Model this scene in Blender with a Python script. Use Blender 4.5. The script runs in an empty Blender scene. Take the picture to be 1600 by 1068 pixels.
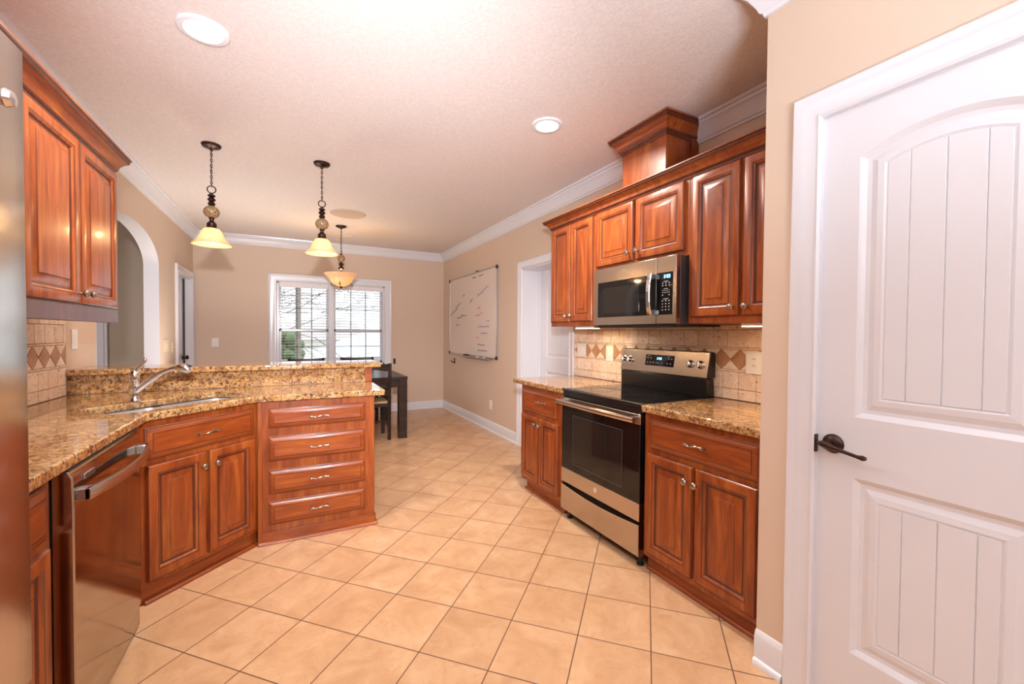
import bpy, bmesh, math, random
from mathutils import Vector, Matrix
random.seed(7)
PI = math.pi
SC = bpy.context.scene
COL = SC.collection

# ------------------------------------------------------------------ camera
F_PX, YAW, PITCH, ROLL, CAM_Z = 654.239, math.radians(27.662), math.radians(-1.134), math.radians(.423), 1.299
R0 = Vector((math.cos(YAW), -math.sin(YAW), 0)); D0 = Vector((math.sin(YAW), math.cos(YAW), 0)); U0 = Vector((0, 0, 1))
FW = D0 * math.cos(PITCH) + U0 * math.sin(PITCH); UP = -D0 * math.sin(PITCH) + U0 * math.cos(PITCH)
RX = R0 * math.cos(ROLL) + UP * math.sin(ROLL); UX = UP * math.cos(ROLL) - R0 * math.sin(ROLL)
cam_data = bpy.data.cameras.new('camera'); cam = bpy.data.objects.new('camera', cam_data); COL.objects.link(cam)
M = Matrix.Identity(4)
for i in range(3):
    M[i][0], M[i][1], M[i][2] = RX[i], UX[i], -FW[i]
M[2][3] = CAM_Z
cam.matrix_world = M
cam_data.sensor_width = 36; cam_data.lens = 36 * F_PX / 1600; cam_data.clip_start = .05
SC.camera = cam

# ------------------------------------------------------------------ exposure, world
SC.view_settings.view_transform = 'Standard'; SC.view_settings.look = 'None'
SC.view_settings.exposure = 0.0; SC.view_settings.gamma = 1.0; SC.view_settings.use_curve_mapping = False
try:
    SC.cycles.use_denoising = True
    SC.cycles.max_bounces = 10; SC.cycles.diffuse_bounces = 5; SC.cycles.glossy_bounces = 4
    SC.cycles.transmission_bounces = 6; SC.cycles.transparent_max_bounces = 12
    SC.cycles.sample_clamp_indirect = 6; SC.cycles.caustics_reflective = False; SC.cycles.caustics_refractive = False
except Exception:
    pass
W = bpy.data.worlds.new('sky'); SC.world = W; W.use_nodes = True
bg = W.node_tree.nodes['Background']; bg.inputs[0].default_value = (.86, .93, 1, 1); bg.inputs[1].default_value = 2.4

def lamp(name, kind, loc, energy, color=(1, 1, 1), size=.1, aim=None, **kw):
    d = bpy.data.lights.new(name, kind); d.energy = energy; d.color = color
    if kind == 'AREA':
        d.shape = kw.get('shape', 'DISK'); d.size = size
        if 'size_y' in kw: d.size_y = kw['size_y']
        if 'spread' in kw: d.spread = kw['spread']
    elif kind == 'SUN': d.angle = size
    else: d.shadow_soft_size = size
    if kind == 'SPOT':
        d.spot_size = kw.get('cone', 2.2); d.spot_blend = kw.get('blend', .8)
    o = bpy.data.objects.new(name, d); COL.objects.link(o); o.location = loc
    if aim is not None:
        o.rotation_euler = (Vector(aim) - Vector(loc)).to_track_quat('-Z', 'Y').to_euler()
    return o
# the photographer's flash: one head bounced off the ceiling behind, one small direct head above the lens
lamp('bounce_flash', 'AREA', (.0, -1.2, .95), 100, (.82, .91, 1), .9, aim=(-.1, -.2, 2.66), spread=2.0)
lamp('dining_fill', 'AREA', (-.6, 5.3, .6), 20, (1, .93, .84), 1.1, aim=(-.3, 5.0, 2.66), spread=2.6)  # unseen fill behind the bar, added to brighten the dining area
lamp('direct_flash', 'SPOT', (-.05, -.1, 1.66), 520, (.97, .97, 1), .05, aim=(1.1, 6, 1.75), cone=1.4, blend=1.)
lamp('rear_fill', 'AREA', (.2, -1.7, 1.95), 13, (.9, .95, 1), 2.4, aim=(.2, 3, 1.5), shape='RECTANGLE', size_y=1.1)  # added frontal fill before the solid rear wall, no window there
lamp('hall_fill', 'AREA', (-3.2, 4.2, 2.5), 45, (.92, .95, 1), 1.2, aim=(-3, 5, 0))  # added fill under the hall ceiling; no window feeds it
sun = lamp('sun', 'SUN', (2, 14, 9), 3.2, (1, .95, .88), .01, aim=(1.0, 18, 0))

# ------------------------------------------------------------------ materials
def srgb(r, g, b):
    f = lambda c: (c / 255 / 12.92) if c / 255 <= .04045 else ((c / 255 + .055) / 1.055) ** 2.4
    return (f(r), f(g), f(b), 1)
class NT:
    def __init__(s, name):
        s.m = bpy.data.materials.new(name); s.m.use_nodes = True; s.t = s.m.node_tree; s.b = s.t.nodes['Principled BSDF']
    def n(s, typ, ins=None, **kw):
        x = s.t.nodes.new(typ)
        for k, v in kw.items(): setattr(x, k, v)
        for k, v in (ins or {}).items():
            if isinstance(v, tuple) and len(v) == 2 and hasattr(v[0], 'outputs'): s.t.links.new(v[0].outputs[v[1]], x.inputs[k])
            elif hasattr(v, 'outputs'): s.t.links.new(v.outputs[0], x.inputs[k])
            else: x.inputs[k].default_value = v
        return x
    def set(s, **kw):
        for k, v in kw.items():
            k = k.replace('_', ' ')
            if isinstance(v, tuple) and len(v) == 2 and hasattr(v[0], 'outputs'): s.t.links.new(v[0].outputs[v[1]], s.b.inputs[k])
            elif hasattr(v, 'outputs'): s.t.links.new(v.outputs[0], s.b.inputs[k])
            else: s.b.inputs[k].default_value = v
        return s
    def coord(s, kind='Object', scale=(1, 1, 1), rot=(0, 0, 0)):
        tc = s.n('ShaderNodeTexCoord')
        return s.n('ShaderNodeMapping', {'Vector': (tc, kind), 'Scale': scale, 'Rotation': rot})
    def noise(s, vec, scale, detail=3, rough=.5, dist=0):
        return s.n('ShaderNodeTexNoise', {'Vector': vec, 'Scale': scale, 'Detail': detail, 'Roughness': rough, 'Distortion': dist})
    def ramp(s, fac, stops):
        r = s.n('ShaderNodeValToRGB', {'Fac': fac}); e = r.color_ramp.elements
        while len(e) < len(stops): e.new(.5)
        for i, (p, c) in enumerate(stops): e[i].position = p; e[i].color = c if len(c) == 4 else (*c, 1)
        return r
    def mix(s, fac, a, b, mode='MIX'):
        x = s.n('ShaderNodeMix', data_type='RGBA', blend_type=mode)
        for idx, v in ((0, fac), (6, a), (7, b)):
            if isinstance(v, tuple) and len(v) == 2 and hasattr(v[0], 'outputs'): s.t.links.new(v[0].outputs[v[1]], x.inputs[idx])
            elif hasattr(v, 'outputs'): s.t.links.new(v.outputs[2] if v.bl_idname == 'ShaderNodeMix' else v.outputs[0], x.inputs[idx])
            else: x.inputs[idx].default_value = v
        return (x, 2)
    def bump(s, h, strength=.2, dist=.01):
        return s.n('ShaderNodeBump', {'Height': h, 'Strength': strength, 'Distance': dist})
def plain(name, col, rough=.5, metal=0., **kw):
    t = NT(name); t.set(Base_Color=col, Roughness=rough, Metallic=metal)
    for k, v in kw.items(): t.set(**{k: v})
    return t.m
def painted(name, col, rough, var=.06, scale=3, bumps=None):
    t = NT(name); v = t.coord()
    n = t.noise(v, scale, 3)
    c = t.mix(n, tuple(x * (1 - var) for x in col[:3]) + (1,), tuple(min(1, x * (1 + var)) for x in col[:3]) + (1,))
    t.set(Base_Color=c, Roughness=rough)
    if bumps:
        t.set(Normal=t.bump(t.noise(v, bumps[0], 4), bumps[1], bumps[2]))
    return t.m
def wood(name, dark, mid, light, horiz=False, rough=.34, coat=.12):
    t = NT(name)
    v = t.coord(scale=(1.3, 9, 9) if horiz else (9, 9, 1.3))
    n1 = t.noise(v, 1.6, 6, .6, 1.2)
    big = t.noise(t.coord(scale=(.8, 3, 3) if horiz else (3, 3, .8)), 1.5, 2)
    fine = t.noise(t.coord(scale=(6, 120, 120) if horiz else (120, 120, 6)), 1, 2)
    c1 = t.ramp(n1, [(.28, dark), (.5, mid), (.74, light)])
    c2 = t.mix(big, (.72, .66, .62, 1), (1.15, 1.15, 1.15, 1))
    c3 = t.mix(1.0, c1, c2, 'MULTIPLY')
    c4 = t.mix(t.ramp(fine, [(.42, (.35, .35, .35)), (.6, (0, 0, 0))]), c3, dark)
    t.set(Base_Color=c4, Roughness=rough, Coat_Weight=coat, Coat_Roughness=.12)
    return t.m
CHD, CHM, CHL = (.18, .032, .007, 1), (.35, .079, .015, 1), (.50, .155, .029, 1)
M_WOOD = wood('cherry_wood', CHD, CHM, CHL)
M_WOODH = wood('cherry_wood_crosswise', CHD, CHM, CHL, True)
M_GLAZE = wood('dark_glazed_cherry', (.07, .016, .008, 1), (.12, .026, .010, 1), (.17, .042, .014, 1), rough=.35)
M_DARKW = wood('espresso_wood', (.016, .009, .007, 1), (.028, .016, .012, 1), (.05, .028, .021, 1), True, .35, .1)
M_WALL = painted('tan_wall_paint', srgb(213, 192, 173), .62, .03, 2, (220, .06, .002))
M_HALLWALL = painted('dim_hall_wall', srgb(176, 160, 142), .65, .03, 2)  # darker wall colour, with the hall's dim light put into it
M_WHITE = painted('white_gloss_paint', srgb(222, 223, 230), .22, .01, 4)
M_PLATE = plain('white_plastic', srgb(235, 232, 228), .35)
M_BONE = plain('bone_plastic', srgb(226, 204, 178), .4)
M_BRONZE = plain('oil_rubbed_bronze', (.06, .034, .028, 1), .32, .85)
M_PEWTER = plain('antique_pewter', (.42, .36, .31, 1), .28, 1.)
M_CHROME = plain('chrome', (.82, .82, .84, 1), .07, 1.)
M_BLACK = plain('black_enamel', (.012, .012, .013, 1), .22)
M_BLACKM = plain('black_plastic', (.02, .02, .021, 1), .45)
M_BGLASS = plain('black_glass', (.006, .006, .007, 1), .04)
M_BWINDOW = plain('dark_oven_window', (.016, .014, .013, 1), .06)
M_ALU = plain('brushed_aluminium', (.6, .6, .62, 1), .3, 1.)
M_GREYM = plain('grey_metal', (.11, .11, .13, 1), .35, .6)
M_RED = plain('red_plastic', (.5, .02, .02, 1), .4)
M_BLUE = plain('blue_plastic', (.03, .05, .35, 1), .4)
M_CARD = plain('seat_fabric', srgb(196, 170, 132), .8)

def steel(name, col, rough, axis):
    t = NT(name); s = [260, 260, 260]; s[axis] = 3
    n = t.noise(t.coord(scale=tuple(s)), 1, 2)
    r = t.n('ShaderNodeMapRange', {'Value': n, 'To Min': rough * .8, 'To Max': rough * 1.25})
    t.set(Base_Color=col, Metallic=1., Roughness=r, Normal=t.bump(n, .03, .002))
    return t.m
M_STEEL = steel('stainless_steel', (.56, .50, .45, 1), .22, 0)
M_STEELV = steel('stainless_steel_vertical_grain', (.56, .50, .45, 1), .2, 2)
M_SINK = steel('sink_steel', (.80, .80, .82, 1), .42, 0)
M_STEELD = steel('polished_stainless', (.46, .41, .37, 1), .1, 0)

def granite():
    t = NT('gold_granite'); v = t.coord()
    a = t.noise(v, 16, 5, .62, .8); b = t.noise(v, 52, 5, .68, .9); c = t.noise(v, 95, 3, .6, .4)
    base = t.ramp(a, [(.30, srgb(136, 94, 58)), (.46, srgb(180, 134, 84)), (.56, srgb(200, 156, 102)), (.70, srgb(196, 166, 128))])
    m1 = t.mix(t.ramp(b, [(.42, (1, 1, 1)), (.49, (0, 0, 0))]), base, srgb(112, 76, 52))
    m1 = t.mix(t.ramp(t.noise(v, 33, 4, .6, 1.2), [(.60, (0, 0, 0)), (.66, (.8, .8, .8))]), m1, srgb(160, 140, 132))
    dk = t.ramp(t.noise(v, 64, 5, .72, 1.1), [(.40, (1, 1, 1)), (.45, (0, 0, 0))])
    m2 = t.mix(dk, m1, srgb(54, 40, 38))
    m3 = t.mix(t.ramp(c, [(.62, (0, 0, 0)), (.69, (.8, .8, .8))]), m2, srgb(224, 200, 168))
    t.set(Base_Color=m3, Roughness=.06, Coat_Weight=.2, Coat_Roughness=.03)
    return t.m
M_GRANITE = granite()

def travertine(name, c0, c1):
    t = NT(name); v = t.coord()
    g = t.n('ShaderNodeNewGeometry')
    isl = t.n('ShaderNodeMath', {0: (g, 'Random Per Island'), 1: 1.0}, operation='MULTIPLY')
    n = t.noise(v, 18, 5, .65, .5)
    c = t.ramp(n, [(.3, c0), (.7, c1)])
    tint = t.mix(isl, (.88, .85, .82, 1), (1.06, 1.06, 1.06, 1))
    c2 = t.mix(1., c, tint, 'MULTIPLY')
    pit = t.ramp(t.noise(t.coord(scale=(1, 1, 2.2)), 46, 5, .72, .8), [(.36, (1, 1, 1)), (.41, (0, 0, 0))])
    c3 = t.mix(pit, c2, srgb(128, 92, 66))
    t.set(Base_Color=c3, Roughness=.5, Normal=t.bump(pit, -.3, .003))
    return t.m
M_TRAV = travertine('travertine', srgb(228, 202, 180), srgb(248, 232, 216))
M_TRAVD = travertine('brown_travertine', srgb(172, 128, 96), srgb(200, 156, 122))
M_GROUT = plain('tan_grout', srgb(176, 140, 114), .8)

TILE, TX, TY = .3003, 1.094, 2.293
def floor_mat():
    t = NT('ceramic_floor_tile'); tc = t.n('ShaderNodeTexCoord')
    mp = t.n('ShaderNodeMapping', {'Vector': (tc, 'Object'), 'Location': (-TX, -TY, 0)})
    mp2 = t.n('ShaderNodeMapping', {'Vector': mp, 'Rotation': (0, 0, -PI / 4 + math.radians(.4)), 'Scale': (1 / TILE, 1 / TILE, 1)}, vector_type='POINT')
    fr = t.n('ShaderNodeVectorMath', {0: mp2}, operation='FRACTION')
    fl = t.n('ShaderNodeVectorMath', {0: mp2}, operation='FLOOR')
    sep = t.n('ShaderNodeSeparateXYZ', {'Vector': fr})
    def edge(k):
        a = t.n('ShaderNodeMath', {0: (sep, k), 1: .5}, operation='SUBTRACT')
        return t.n('ShaderNodeMath', {0: a}, operation='ABSOLUTE')
    mx = t.n('ShaderNodeMath', {0: edge(0), 1: edge(1)}, operation='MAXIMUM')
    grout = t.n('ShaderNodeMapRange', {'Value': mx, 'From Min': .4895, 'From Max': .4935})
    dish = t.n('ShaderNodeMapRange', {'Value': mx, 'From Min': .47, 'From Max': .494})
    rnd = t.n('ShaderNodeTexWhiteNoise', {'Vector': fl})
    off = t.n('ShaderNodeVectorMath', {0: (rnd, 'Color'), 1: (9, 9, 9)}, operation='MULTIPLY')
    add = t.n('ShaderNodeVectorMath', {0: (tc, 'Object'), 1: off}, operation='ADD')
    n1 = t.noise(add, 4.5, 5, .62, .7); n2 = t.noise(add, 22, 6, .72, .8)
    c = t.ramp(n1, [(.28, srgb(196, 153, 114)), (.5, srgb(210, 168, 129)), (.74, srgb(221, 184, 147))])
    rust = t.ramp(n2, [(.54, (0, 0, 0)), (.76, (.55, .55, .55))])
    c = t.mix(rust, c, srgb(194, 140, 96))
    tint = t.mix((rnd, 'Value'), (.95, .94, .93, 1), (1.03, 1.03, 1.03, 1))
    c = t.mix(1., c, tint, 'MULTIPLY')
    c = t.mix(grout, c, srgb(108, 76, 54))
    rr = t.n('ShaderNodeMapRange', {'Value': grout, 'To Min': .24, 'To Max': .8})
    bp = t.bump(dish, -.35, .004)
    bp2 = t.n('ShaderNodeBump', {'Height': n2, 'Strength': .05, 'Distance': .004, 'Normal': bp})
    t.set(Base_Color=c, Roughness=rr, Normal=bp2)
    return t.m
M_FLOOR = floor_mat()
def ceil_mat():
    t = NT('knockdown_ceiling'); v = t.coord()
    n = t.noise(v, 75, 4, .6, .4); k = t.ramp(n, [(.40, (0, 0, 0)), (.62, (1, 1, 1))])
    c = t.mix(k, srgb(218, 210, 208), srgb(228, 220, 218))
    t.set(Base_Color=c, Roughness=.8, Normal=t.bump(k, .16, .003))
    return t.m
M_CEIL = ceil_mat()
def emit(name, col, st):
    t = NT(name); t.set(Base_Color=col, Emission_Color=col, Emission_Strength=st, Roughness=.4); return t.m
M_LED = emit('lit_lamp_lens', (1, .9, .74, 1), 14)
M_BULB = emit('lit_bulb', (1, .8, .52, 1), 6)
M_UCL = emit('lit_warm_strip', (1, .70, .33, 1), 5)
M_DIGIT = emit('lit_blue_digits', (.35, .75, 1, 1), 2.2)
M_LEGEND = plain('white_legend_print', srgb(170, 170, 172), .5)
def shade_mat():
    t = NT('amber_alabaster_glass'); v = t.coord()
    n = t.noise(v, 16, 4, .6, 1.5)
    c = t.ramp(n, [(.3, (.94, .70, .44, 1)), (.7, (.98, .86, .68, 1))])
    tr = t.n('ShaderNodeBsdfTranslucent', {'Color': c}); df = t.n('ShaderNodeBsdfPrincipled', {'Base Color': c, 'Roughness': .2})
    mx = t.n('ShaderNodeMixShader', {0: .6, 1: df, 2: tr})
    out = [x for x in t.t.nodes if x.bl_idname == 'ShaderNodeOutputMaterial'][0]
    t.t.links.new(mx.outputs[0], out.inputs[0]); return t.m
M_SHADE = shade_mat()
def mosaic():
    t = NT('crackled_mosaic'); v = t.coord()
    vo = t.n('ShaderNodeTexVoronoi', {'Vector': v, 'Scale': 70.}, feature='DISTANCE_TO_EDGE')
    n = t.noise(v, 60, 2)
    c = t.mix(n, srgb(120, 92, 60), srgb(214, 180, 132))
    e = t.ramp((vo, 'Distance'), [(.05, (1, 1, 1)), (.11, (0, 0, 0))])
    t.set(Base_Color=t.mix(e, c, (.02, .012, .01, 1)), Roughness=.3); return t.m
M_MOSAIC = mosaic()
def glass():
    t = NT('window_glass')
    tr = t.n('ShaderNodeBsdfTransparent', {'Color': (.97, .98, .98, 1)}); gl = t.n('ShaderNodeBsdfGlossy', {'Roughness': .02})
    fr = t.n('ShaderNodeFresnel', {'IOR': 1.35}); mx = t.n('ShaderNodeMixShader', {0: fr, 1: tr, 2: gl})
    out = [x for x in t.t.nodes if x.bl_idname == 'ShaderNodeOutputMaterial'][0]
    t.t.links.new(mx.outputs[0], out.inputs[0]); return t.m
M_GLASS = glass()
M_BOARD = plain('whiteboard_enamel', srgb(226, 212, 202), .12)
M_INKK = plain('black_ink', srgb(140, 126, 126), .6); M_INKB = plain('blue_ink', srgb(150, 136, 166), .6); M_INKR = plain('red_ink', srgb(206, 136, 126), .6)
M_BLIND = plain('white_blind', srgb(236, 232, 234), .45)
M_MUNTIN = plain('backlit_grille', srgb(96, 100, 108), .5)  # bars look dark against the window; that shade is put into their colour
M_BARK = plain('grey_bark', srgb(110, 98, 92), .9)
M_LEAF = painted('hedge_green', srgb(86, 110, 78), .8, .35, 9)
M_LAWN = painted('winter_lawn', srgb(176, 164, 128), .9, .2, 3)
M_SIDING = painted('blue_grey_siding', srgb(196, 206, 212), .8, .05, 4)
M_ROOF = plain('grey_roof', srgb(168, 166, 168), .9)

# ------------------------------------------------------------------ mesh helpers
class MB:
    def __init__(s): s.v = []; s.f = []; s.m = []
    def add(s, vs, fs, mi=0):
        o = len(s.v); s.v += [tuple(p) for p in vs]
        for i, f in enumerate(fs):
            s.f.append([o + k for k in f]); s.m.append(mi[i] if isinstance(mi, list) else mi)
        return s
    def box(s, x0, x1, y0, y1, z0, z1, mi=0):
        vs = [(x, y, z) for x in (x0, x1) for y in (y0, y1) for z in (z0, z1)]
        return s.add(vs, [(0, 1, 3, 2), (4, 6, 7, 5), (0, 4, 5, 1), (2, 3, 7, 6), (0, 2, 6, 4), (1, 5, 7, 3)], mi)
    def rings(s, rs, mi=0, c0=True, c1=True, close=True, cmi=None):
        n = len(rs[0]); vs = [p for r in rs for p in r]; fs = []; ms = []
        for i in range(len(rs) - 1):
            for j in range(n if close else n - 1):
                k = (j + 1) % n
                fs.append((i * n + j, i * n + k, (i + 1) * n + k, (i + 1) * n + j)); ms.append(mi[i] if isinstance(mi, list) else mi)
        last = mi[-1] if isinstance(mi, list) else mi
        if c0: fs.append(tuple(range(n - 1, -1, -1))); ms.append(mi[0] if isinstance(mi, list) else mi)
        if c1: fs.append(tuple(range((len(rs) - 1) * n, len(rs) * n))); ms.append(last if cmi is None else cmi)
        return s.add(vs, fs, ms)
    def lathe(s, prof, c=(0, 0, 0), seg=28, axis='z', mi=0, cap=True):
        rs = []
        for r, h in prof:
            ring = []
            for k in range(seg):
                a = 2 * PI * k / seg; p, q = r * math.cos(a), r * math.sin(a)
                if axis == 'z': ring.append((c[0] + p, c[1] + q, c[2] + h))
                elif axis == 'y': ring.append((c[0] + p, c[1] + h, c[2] + q))
                else: ring.append((c[0] + h, c[1] + p, c[2] + q))
            rs.append(ring)
        return s.rings(rs, mi, cap, cap)
    def tube(s, pts, r, seg=8, mi=0, flat=1.):
        pts = [Vector(p) for p in pts]; rs = []; n = len(pts); prev = None
        for i, p in enumerate(pts):
            t = (pts[min(i + 1, n - 1)] - pts[max(i - 1, 0)]).normalized()
            if prev is None:
                u = t.cross(Vector((0, 0, 1)));
                if u.length < .05: u = t.cross(Vector((0, 1, 0)))
            else: u = prev - t * prev.dot(t)
            u.normalize(); prev = u; w = t.cross(u); rr = r[i] if isinstance(r, (list, tuple)) else r
            rs.append([p + u * (rr * flat * math.cos(2 * PI * k / seg)) + w * (rr * math.sin(2 * PI * k / seg)) for k in range(seg)])
        return s.rings(rs, mi)
    def torus(s, c, R, r, n=20, m=8, axis='y', sx=1., mi=0):
        rs = []
        for i in range(n + 1):
            a = 2 * PI * i / n; ring = []
            for k in range(m):
                b = 2 * PI * k / m; d = R + r * math.cos(b); p, q, h = d * math.cos(a) * sx, d * math.sin(a), r * math.sin(b)
                ring.append((c[0] + p, c[1] + h, c[2] + q) if axis == 'y' else (c[0] + h, c[1] + p, c[2] + q) if axis == 'x' else (c[0] + p, c[1] + q, c[2] + h))
            rs.append(ring)
        return s.rings(rs, mi, False, False)
    def panel(s, x0, x1, z0, z1, loops, mis, cmi=0):   # nested rectangles facing -y: loops of (inset, y)
        rs = [[(x0 + i, y, z0 + i), (x1 - i, y, z0 + i), (x1 - i, y, z1 - i), (x0 + i, y, z1 - i)] for i, y in loops]
        return s.rings(rs, mis, True, True, True, cmi)
    def sweep(s, path, prof, n=(0, 0, 1), mi=0, closed=False, pm=None):
        P = [Vector(p) for p in path]; n = Vector(n); N = len(P); rs = []
        for i, p in enumerate(P):
            ds = []
            if i > 0 or closed: ds.append((p - P[i - 1]).normalized())
            if i < N - 1 or closed: ds.append((P[(i + 1) % N] - p).normalized())
            ss = [d.cross(n).normalized() for d in ds]
            m = ss[0] if len(ss) == 1 else (ss[0] + ss[1]) / (1 + ss[0].dot(ss[1]))
            rs.append([p + m * a + n * b for a, b in prof])
        if closed: rs.append(rs[0])
        k0 = len(s.f); s.rings(rs, mi, not closed, not closed)
        if pm:
            np_ = len(prof)
            for q in range((len(rs) - 1) * np_):
                if q % np_ in pm: s.m[k0 + q] = 1
        return s
    def slab(s, outline, holes, t, fmap, mi=0):
        cu = bpy.data.curves.new('outline_tmp', 'CURVE'); cu.dimensions = '2D'; cu.fill_mode = 'BOTH'; cu.extrude = t / 2
        for loop in [outline] + list(holes):
            sp = cu.splines.new('POLY'); sp.points.add(len(loop) - 1); sp.use_cyclic_u = True
            for p, q in zip(sp.points, loop): p.co = (q[0], q[1], 0, 1)
        ob = bpy.data.objects.new('outline_tmp', cu); COL.objects.link(ob)
        dg = bpy.context.evaluated_depsgraph_get(); me = bpy.data.meshes.new_from_object(ob.evaluated_get(dg))
        s.add([fmap(*v.co) for v in me.vertices], [tuple(p.vertices) for p in me.polygons], mi)
        bpy.data.objects.remove(ob); bpy.data.curves.remove(cu); bpy.data.meshes.remove(me)
        return s
    def build(s, name, mats, parent=None, loc=(0, 0, 0), rot=None, bevel=0, ang=32, merge=True):
        me = bpy.data.meshes.new(name); me.from_pydata(s.v, [], s.f)
        for mt in (mats if isinstance(mats, (list, tuple)) else [mats]): me.materials.append(mt)
        me.polygons.foreach_set('material_index', s.m)
        bm = bmesh.new(); bm.from_mesh(me)
        if merge: bmesh.ops.remove_doubles(bm, verts=bm.verts, dist=1e-5)
        bmesh.ops.recalc_face_normals(bm, faces=bm.faces); bm.to_mesh(me); bm.free()
        me.polygons.foreach_set('use_smooth', [True] * len(me.polygons)); me.set_sharp_from_angle(angle=math.radians(ang))
        o = bpy.data.objects.new(name, me); COL.objects.link(o); o.location = loc
        if rot: o.rotation_euler = rot
        if parent: o.parent = parent
        if bevel:
            b = o.modifiers.new('soft_edges', 'BEVEL'); b.width = bevel; b.segments = 2; b.limit_method = 'ANGLE'; b.angle_limit = math.radians(40)
            try: b.harden_normals = False
            except Exception: pass
        return o
def tag(o, label=None, cat=None, group=None, kind=None):
    if label: o['label'] = label
    if cat: o['category'] = cat
    if group: o['group'] = group
    if kind: o['kind'] = kind
    return o
def thing(name, label, cat, loc=(0, 0, 0), rz=0, group=None):
    o = bpy.data.objects.new(name, None); COL.objects.link(o); o.location = loc; o.rotation_euler = (0, 0, rz)
    o.empty_display_size = .1
    return tag(o, label, cat, group)
def struct(o): o['kind'] = 'structure'; return o
def copy_tree(o, loc, label, group=None):
    r = o.copy(); COL.objects.link(r); r.location = loc; r['label'] = label
    if group: r['group'] = group
    for ch in list(o.children):
        c = ch.copy(); COL.objects.link(c); c.parent = r
        for g in list(ch.children):
            d = g.copy(); COL.objects.link(d); d.parent = c
    return r

# ------------------------------------------------------------------ room shell
XL, XW, XP, YP, YB, CZ, YR = -1.193, 2.34, 1.636, 1.003, 7.05, 2.66, -1.9
WT = .12
struct(MB().box(-4.6, 2.9, YR - .1, YB + .15, -.06, 0).build('floor', M_FLOOR))
struct(MB().box(-4.6, 2.9, YR - .1, YB + .15, CZ, CZ + .06).build('ceiling', M_CEIL))
def arch_pts(y0, y1, z0, zs, rise, n=24):
    c, a = (y0 + y1) / 2, (y1 - y0) / 2
    pts = [(y0, z0), (y1, z0), (y1, zs)]
    for k in range(1, n): t = PI * k / n; pts.append((c + a * math.cos(t), zs + rise * math.sin(t)))
    return pts + [(y0, zs)]
# left wall with the arched opening and a doorway by the back corner
AY0, AY1 = 3.865, 5.41
DL0, DL1, DLZ = 6.14, 6.94, 2.0
ol = [(YR, 0), (AY0, 0), (AY0, 1.955)]
c_, a_ = (AY0 + AY1) / 2, (AY1 - AY0) / 2
ol += [(c_ - a_ * math.cos(PI * k / 28), 1.955 + .29 * math.sin(PI * k / 28)) for k in range(1, 28)]
ol += [(AY1, 1.955), (AY1, 0), (DL0, 0), (DL0, DLZ), (DL1, DLZ), (DL1, 0), (YB, 0), (YB, CZ), (YR, CZ)]
struct(MB().slab(ol, [], WT, lambda x, y, z: (XL - WT / 2 + z, x, y)).build('wall_left', M_WALL))
# white painted lining of the arch
lin = MB()
prof = [(AY1, 0), (AY1, 1.955)] + [(c_ + a_ * math.cos(PI * k / 28), 1.955 + .29 * math.sin(PI * k / 28)) for k in range(1, 28)] + [(AY0, 1.955), (AY0, 0)]
inn = []
for (y, z) in prof:
    dy, dz = y - c_, (z - 1.955) / .29 * a_ if z > 1.955 else 0
    inn.append((y - .004 * (1 if dy > 0 else -1) * min(1, abs(dy) / a_ + .05), z - (.004 if z > 1.955 else 0)))
lin.rings([[(XL + .001, y, z), (XL - WT - .001, y, z), (XL - WT - .001, y2, z2), (XL + .001, y2, z2)] for (y, z), (y2, z2) in zip(prof, inn)])
struct(lin.build('trim_1', M_WHITE))
# back wall with window hole, continuing past the arch into the hall
WX0, WX1, WZ0, WZ1 = -.205, 1.335, .78, 2.045
struct(MB().slab([(XL - WT, 0), (XW + WT, 0), (XW + WT, CZ), (XL - WT, CZ)], [[(WX0, WZ0), (WX1, WZ0), (WX1, WZ1), (WX0, WZ1)]], WT,
                 lambda x, y, z: (x, YB + WT / 2 + z, y)).build('wall_back', M_WALL))
DR0, DR1, DRZ = 3.275, 4.215, 2.04
struct(MB().slab([(YP - WT, 0), (DR0, 0), (DR0, DRZ), (DR1, DRZ), (DR1, 0), (YB, 0), (YB, CZ), (YP - WT, CZ)], [], WT,
                 lambda x, y, z: (XW + WT / 2 + z, x, y)).build('wall_right', M_WALL))
DP0, DP1, DPZ = .165, .805, 2.055
pw = MB().slab([(YR, 0), (DP0, 0), (DP0, DPZ), (DP1, DPZ), (DP1, 0), (YP, 0), (YP, CZ), (YR, CZ)], [], WT, lambda x, y, z: (XP + WT / 2 + z, x, y))
struct(pw.build('wall_pantry', M_WALL))
struct(MB().box(XP + WT, XW + .005, YP - WT, YP, 0, CZ).build('wall_pantry_return', M_WALL))
struct(MB().box(XL - WT, XP + WT, YR - .1, YR, 0, CZ).build('wall_rear', M_WALL))
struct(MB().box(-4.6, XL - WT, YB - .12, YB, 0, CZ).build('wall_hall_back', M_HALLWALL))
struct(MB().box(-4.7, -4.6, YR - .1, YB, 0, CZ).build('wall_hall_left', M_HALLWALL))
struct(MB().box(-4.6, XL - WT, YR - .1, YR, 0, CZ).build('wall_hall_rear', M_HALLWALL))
struct(MB().box(XP + WT, 2.9, YR - .1, YR, 0, CZ).build('wall_pantry_rear', M_HALLWALL))
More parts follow.
